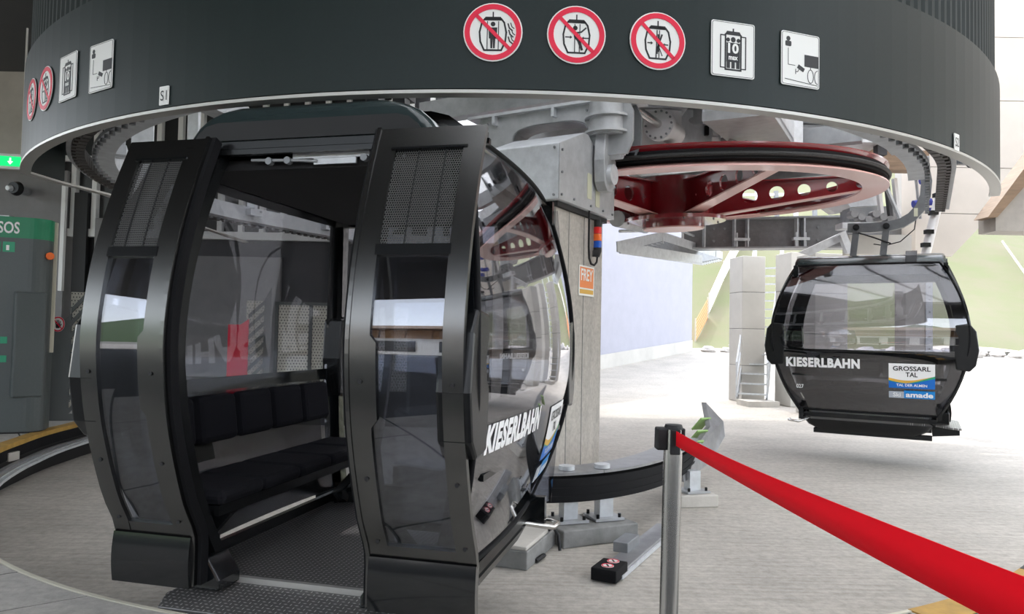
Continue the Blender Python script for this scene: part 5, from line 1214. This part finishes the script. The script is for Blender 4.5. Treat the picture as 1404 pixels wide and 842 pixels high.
for x_, y_ in ((1262, 248), (1266, 278), (1252, 280), (1274, 290)): b = MB(); p = at(x_, y_, 13.5)-O; b.cyl(p, p+Vector((0.14, 0, 0.02)), 0.07, 10); b.obj('fitting', 'blue_fitting', t)
b = MB(); b.tube([at(1255, 240, 13.5)-O, at(1262, 300, 13.5)-O], 0.025, 6); b.obj('rod', 'steel_grey', t)
t = thing('small_trolley', 'small chain tensioner arm hanging at the right fascia end', 'tensioner', tuple(at(1320, 222, 6.6))); O = Vector(t.location)
b = MB(); b.box((0, 0, 0), (0.16, 0.06, 0.05)); b.obj('arm', 'black_metal', t)
b = MB(); b.cyl((0.09, -0.03, 0), (0.09, 0.03, 0), 0.05, 12); b.obj('wheel', 'black_metal', t)
# ---- concrete pillars
def pillar(px0, px1, d, top, label):
    p0 = at(px0, 500, d); p1 = at(px1, 500, d); t = thing('concrete_pillar', label, 'pillar', ((p0.x+p1.x)/2, d, PIT), 0.15, 'concrete pillars')
    b = MB(); n = 4; H_ = top-PIT
    for i in range(n):
        b = MB(); b.box((0, 0, H_*(i+0.5)/n), (p1.x-p0.x, 0.8, H_/n-0.012)); b.obj('lift', 'concrete_far', t, bevel=0.015)
    b = MB(); b.box((0, 0, H_/2), (p1.x-p0.x-0.02, 0.78, H_-0.02)); b.obj('core', 'concrete_dark', t)
    return t
pillar(1007, 1040, 20.3, 3.55, 'concrete pillar with the steel stair beside it')
pillar(1072, 1098, 19.2, 3.55, 'concrete pillar just left of the far cabin roof')
pillar(1102, 1150, 17.2, 3.3, 'broad concrete pillar seen through the far cabin window')
# ---- stairs
t = thing('steel_stair', 'galvanised steel stair with handrails climbing beside the concrete pillar', 'stair', (6.35, 18.9, PIT)); 
b0 = Vector((0, 0.35, 0.14)); b1 = Vector((1.45, 3.2, 4.0)); n = 15; run = (b1-b0); fl_ = Vector((run.x, run.y, 0)).normalized(); sd = Vector((fl_.y, -fl_.x, 0))
b = MB(); b.box((0.06, 0.05, 0.07), (0.85, 0.7, 0.14), 0.1); b.obj('base_block', 'concrete', t)
tr = MB(); tr.box((0, 0, 0), (0.70, 0.24, 0.035)); tr = tr.mesh('tread')
for i in range(n):
    p = b0.lerp(b1, (i+0.5)/n); inst(tr, 'tread', 'galv_light', t, p, (0, 0, math.atan2(fl_.y, fl_.x)-PI/2))
for sg in (-1, 1):
    b = MB(); b.bar(b0+sd*0.37*sg, b1+sd*0.37*sg, 0.03, 0.2); b.obj('stringer', 'galv', t)
    b = MB(); b.tube([b0+sd*0.39*sg+UP*0.95, b1+sd*0.39*sg+UP*0.95], 0.03, 8); b.obj('handrail', 'galv_light', t)
    b = MB(); b.tube([b0+sd*0.39*sg+UP*0.5, b1+sd*0.39*sg+UP*0.5], 0.022, 8); b.obj('mid_rail', 'galv_light', t)
    for k in (0.0, 0.33, 0.66, 1.0):
        p = b0.lerp(b1, k)+sd*0.39*sg; b = MB(); b.cyl(p, p+UP*0.95, 0.025, 8); b.obj('rail_post', 'galv_light', t)
# ---- service walkway
t = thing('service_walkway', 'grey grating walkway with handrail hanging behind the column', 'walkway', tuple(at(920, 345, 15.0))); O = Vector(t.location)
c0 = at(850, 333, 12.6); c1 = at(905, 326, 14.8); c2 = at(1004, 352, 18.0); c3 = at(958, 362, 15.2)
w0, w1, w2, w3 = (at(848, 341, 12.4), at(908, 333, 15.5), at(985, 360, 18.5), at(945, 361, 15.0))
slab_between([at(846, 346, 12.8), at(908, 331, 14.6), at(990, 356, 17.6), at(962, 362, 16.2)], (0, 0, 0.05), 'galv_dark', 'grating', t, O)
for pa, pb in ((at(908, 331, 14.6), at(990, 356, 17.6)), (at(846, 346, 12.8), at(908, 331, 14.6)), (at(846, 346, 12.8), at(962, 362, 16.2))):
    b = MB(); b.bar(pa-O+UP*0.1, pb-O+UP*0.1, 0.03, 0.18); b.obj('edge_plate', 'galv_light', t)
for i in range(9):
    pa = at(908, 331, 14.6).lerp(at(846, 346, 12.8), (i+0.5)/9); pb = at(990, 356, 17.6).lerp(at(962, 362, 16.2), (i+0.5)/9); b = MB(); b.bar(pa-O-UP*0.02, pb-O-UP*0.02, 0.03, 0.03); b.obj('grating_bar', 'galv_light', t)
rl = [at(908, 316, 14.6), at(930, 315, 15.3), at(948, 322, 16.0), at(990, 341, 17.6)]
b = MB(); b.tube([p-O for p in rl], 0.03, 8); b.obj('handrail', 'galv_light', t)
b = MB(); b.tube([at(850, 317, 12.8)-O, at(908, 316, 14.6)-O], 0.03, 8); b.obj('handrail', 'galv_light', t)
for x_, y0, y1, d_ in ((908, 316, 334, 14.6), (936, 305, 336, 15.6), (960, 326, 347, 16.4), (981, 325, 352, 17.2)):
    b = MB(); b.cyl(at(x_, y0, d_)-O, at(x_, y1, d_)-O, 0.028, 8); b.obj('rail_post', 'galv_light', t)
t = thing('roller_battery', 'cluster of grey rollers and hoses above the walkway', 'rollers', tuple(at(900, 305, 13.8))); O = Vector(t.location)
for i in range(9):
    p = at(862+i*11, 300+((i*7) % 5)*2.2, 13.6+0.15*i)-O; b = MB(); b.cyl(p, p+Vector((0.05, 0.22, 0)), 0.09+0.02*(i % 3), 14); b.obj('roller', ('steel_grey', 'galv', 'black_metal')[i % 3], t)
b = MB(); b.bar(at(850, 296, 13.0)-O, at(935, 310, 14.6)-O, 0.12, 0.10); b.obj('roller_beam', 'galv', t)
b = MB(); b.cyl(at(846, 300, 12.2)-O, at(884, 309, 13.6)-O, 0.14, 14); b.obj('roller_tube', 'galv', t)
slab_between([at(925, 305, 15.2), at(962, 287, 15.2), at(1000, 292, 15.2), at(990, 297, 15.2), at(960, 296, 15.2), at(930, 313, 15.2)], (0, 0.2, 0), 'galv_light', 'arm_plate', t, O)
# far lattice behind the girder (station end glazing)
t = thing('end_glazing', 'pale station end frame with slim posts far behind the girder', 'window frame', tuple(at(1040, 290, 24.0))); O = Vector(t.location)
for i in range(7):
    b = MB(); b.bar(at(960+i*26, 262, 24)-O, at(962+i*26, 318, 24)-O, 0.12, 0.12); b.obj('post', 'galv_light' if i % 2 else 'galv_dark', t)
for y_ in (268, 284, 300):
    b = MB(); b.bar(at(950, y_, 24)-O, at(1135, y_-2, 24)-O, 0.06, 0.08); b.obj('rail', 'white_machine', t)

# ================================================================== OUTSIDE
def rock(seed):
    rd = random.Random(seed); b = MB(); n1, n2 = 8, 6; P_ = []
    for j in range(n2+1):
        for i in range(n1):
            th = PI*j/n2; ph = 2*PI*i/n1; r = 1+rd.uniform(-0.22, 0.22) if 0 < j < n2 else 1
            P_.append((r*math.sin(th)*math.cos(ph), r*math.sin(th)*math.sin(ph), 0.75*r*math.cos(th)))
    b.add(P_, [(j*n1+i, j*n1+(i+1) % n1, (j+1)*n1+(i+1) % n1, (j+1)*n1+i) for j in range(n2) for i in range(n1)]); return b.mesh('boulder')
rocks = [rock(k) for k in range(5)]
for me in rocks: me.materials.append(MATS['boulder'])
for i in range(30):
    x_ = 9.3+i*0.72+random.uniform(-0.1, 0.1); y_ = 34.3+random.uniform(-0.5, 0.9); r_ = random.uniform(0.22, 0.42)
    o = bpy.data.objects.new('boulder', rocks[i % 5]); COL.objects.link(o); o.location = (x_, y_, gz(y_)+r_*0.30); o.scale = (r_*1.3, r_, r_); o.rotation_euler = (0, 0, random.uniform(0, 6))
    tag(o, 'pale boulder in the row at the foot of the grass slope', 'boulder', 'boulders at the foot of the slope')
def net(pts, h, m_, label, name):
    t = thing(name, label, 'fence', tuple(pts[0])); O = Vector(t.location); P_ = [Vector(p)-O for p in pts]
    for p in P_: b = MB(); b.cyl(p-UP*0.2, p+UP*(h+0.1), 0.035, 6); b.obj('post', 'wood_slat', t)
    for k in range(6):
        for p, q in zip(P_, P_[1:]): b = MB(); b.bar(p+UP*(h*(k+0.5)/6), q+UP*(h*(k+0.5)/6), 0.02, h/6*0.55); b.obj('net_band', m_, t)
def hp(x, y): return Vector((x, y, hz(x, y)))
net([hp(9.2, 36.5), hp(10.6, 39.5)], 1.1, 'net_orange', 'orange safety netting at the bottom of the hillside fence', 'safety_net')
net([hp(10.8, 40.0), hp(12.6, 43.5), hp(14.6, 47.0), hp(16.6, 50.5)], 1.1, 'net_white', 'white safety netting running up the grass hillside', 'safety_net')
b = MB(); b.tube([hp(33, 46)+UP*0.6, hp(34.0, 50)+UP*0.7, hp(32.5, 42)+UP*0.6, hp(31.5, 38)+UP*0.5] and [hp(27.5, 36)+UP*0.5, hp(29.5, 40)+UP*0.5, hp(31, 44)+UP*0.5, hp(33, 49)+UP*0.5], 0.07, 6); tag(b.obj('slope_tape', 'net_white'), 'white barrier tape up the grass slope at the far right', 'tape')
# unseen ridge added behind the viewpoint to darken what the surfaces mirror
b = MB(); n = 60; P_ = []
for i in range(n+1):
    a = math.radians(95+i*170/n)                       # behind the camera
    h_ = 26+9*math.sin(i*0.55)+6*math.sin(i*1.3+1)
    P_ += [(150*math.sin(a)*0.9, 150*math.cos(a)*0.9, -3), (175*math.sin(a), 175*math.cos(a), h_*0.55), (215*math.sin(a), 215*math.cos(a), h_)]
b.add(P_, [q for i in range(n) for q in ((3*i, 3*i+1, 3*i+4, 3*i+3), (3*i+1, 3*i+2, 3*i+5, 3*i+4))], True)
struct(tag(b.obj('reflection_ridge', 'bush'), 'unseen wooded ridge added behind the viewpoint to darken reflections'))
t = thing('timber_lodge', 'timber-clad lodge behind the viewpoint, mirrored in the door glass', 'building', (0, -16, PIT))
b = MB(); b.box((0, 0, 1.5), (34, 6, 3.0)); b.obj('wall', 'white_paint', t)
for i in range(34): b = MB(); b.box((-16.5+i, 3.05, 3.6), (0.92, 0.08, 1.5)); b.obj('timber_board', 'timber', t)
b = MB(); b.box((0, 0, 3.6), (34, 6, 1.5)); b.obj('upper_wall', 'timber', t)
for i in range(12): b = MB(); b.box((-15.4+i*2.8, 3.03, 1.45), (1.9, 0.06, 1.9)); b.obj('window', 'pane_dark', t)
b = MB(); b.prism([(-4.6, 4.3), (4.6, 4.3), (0, 5.6)], (-18, 0, 0), (0, 1, 0), (0, 0, 1), (36, 0, 0)); b.obj('roof', 'wood_brown', t)
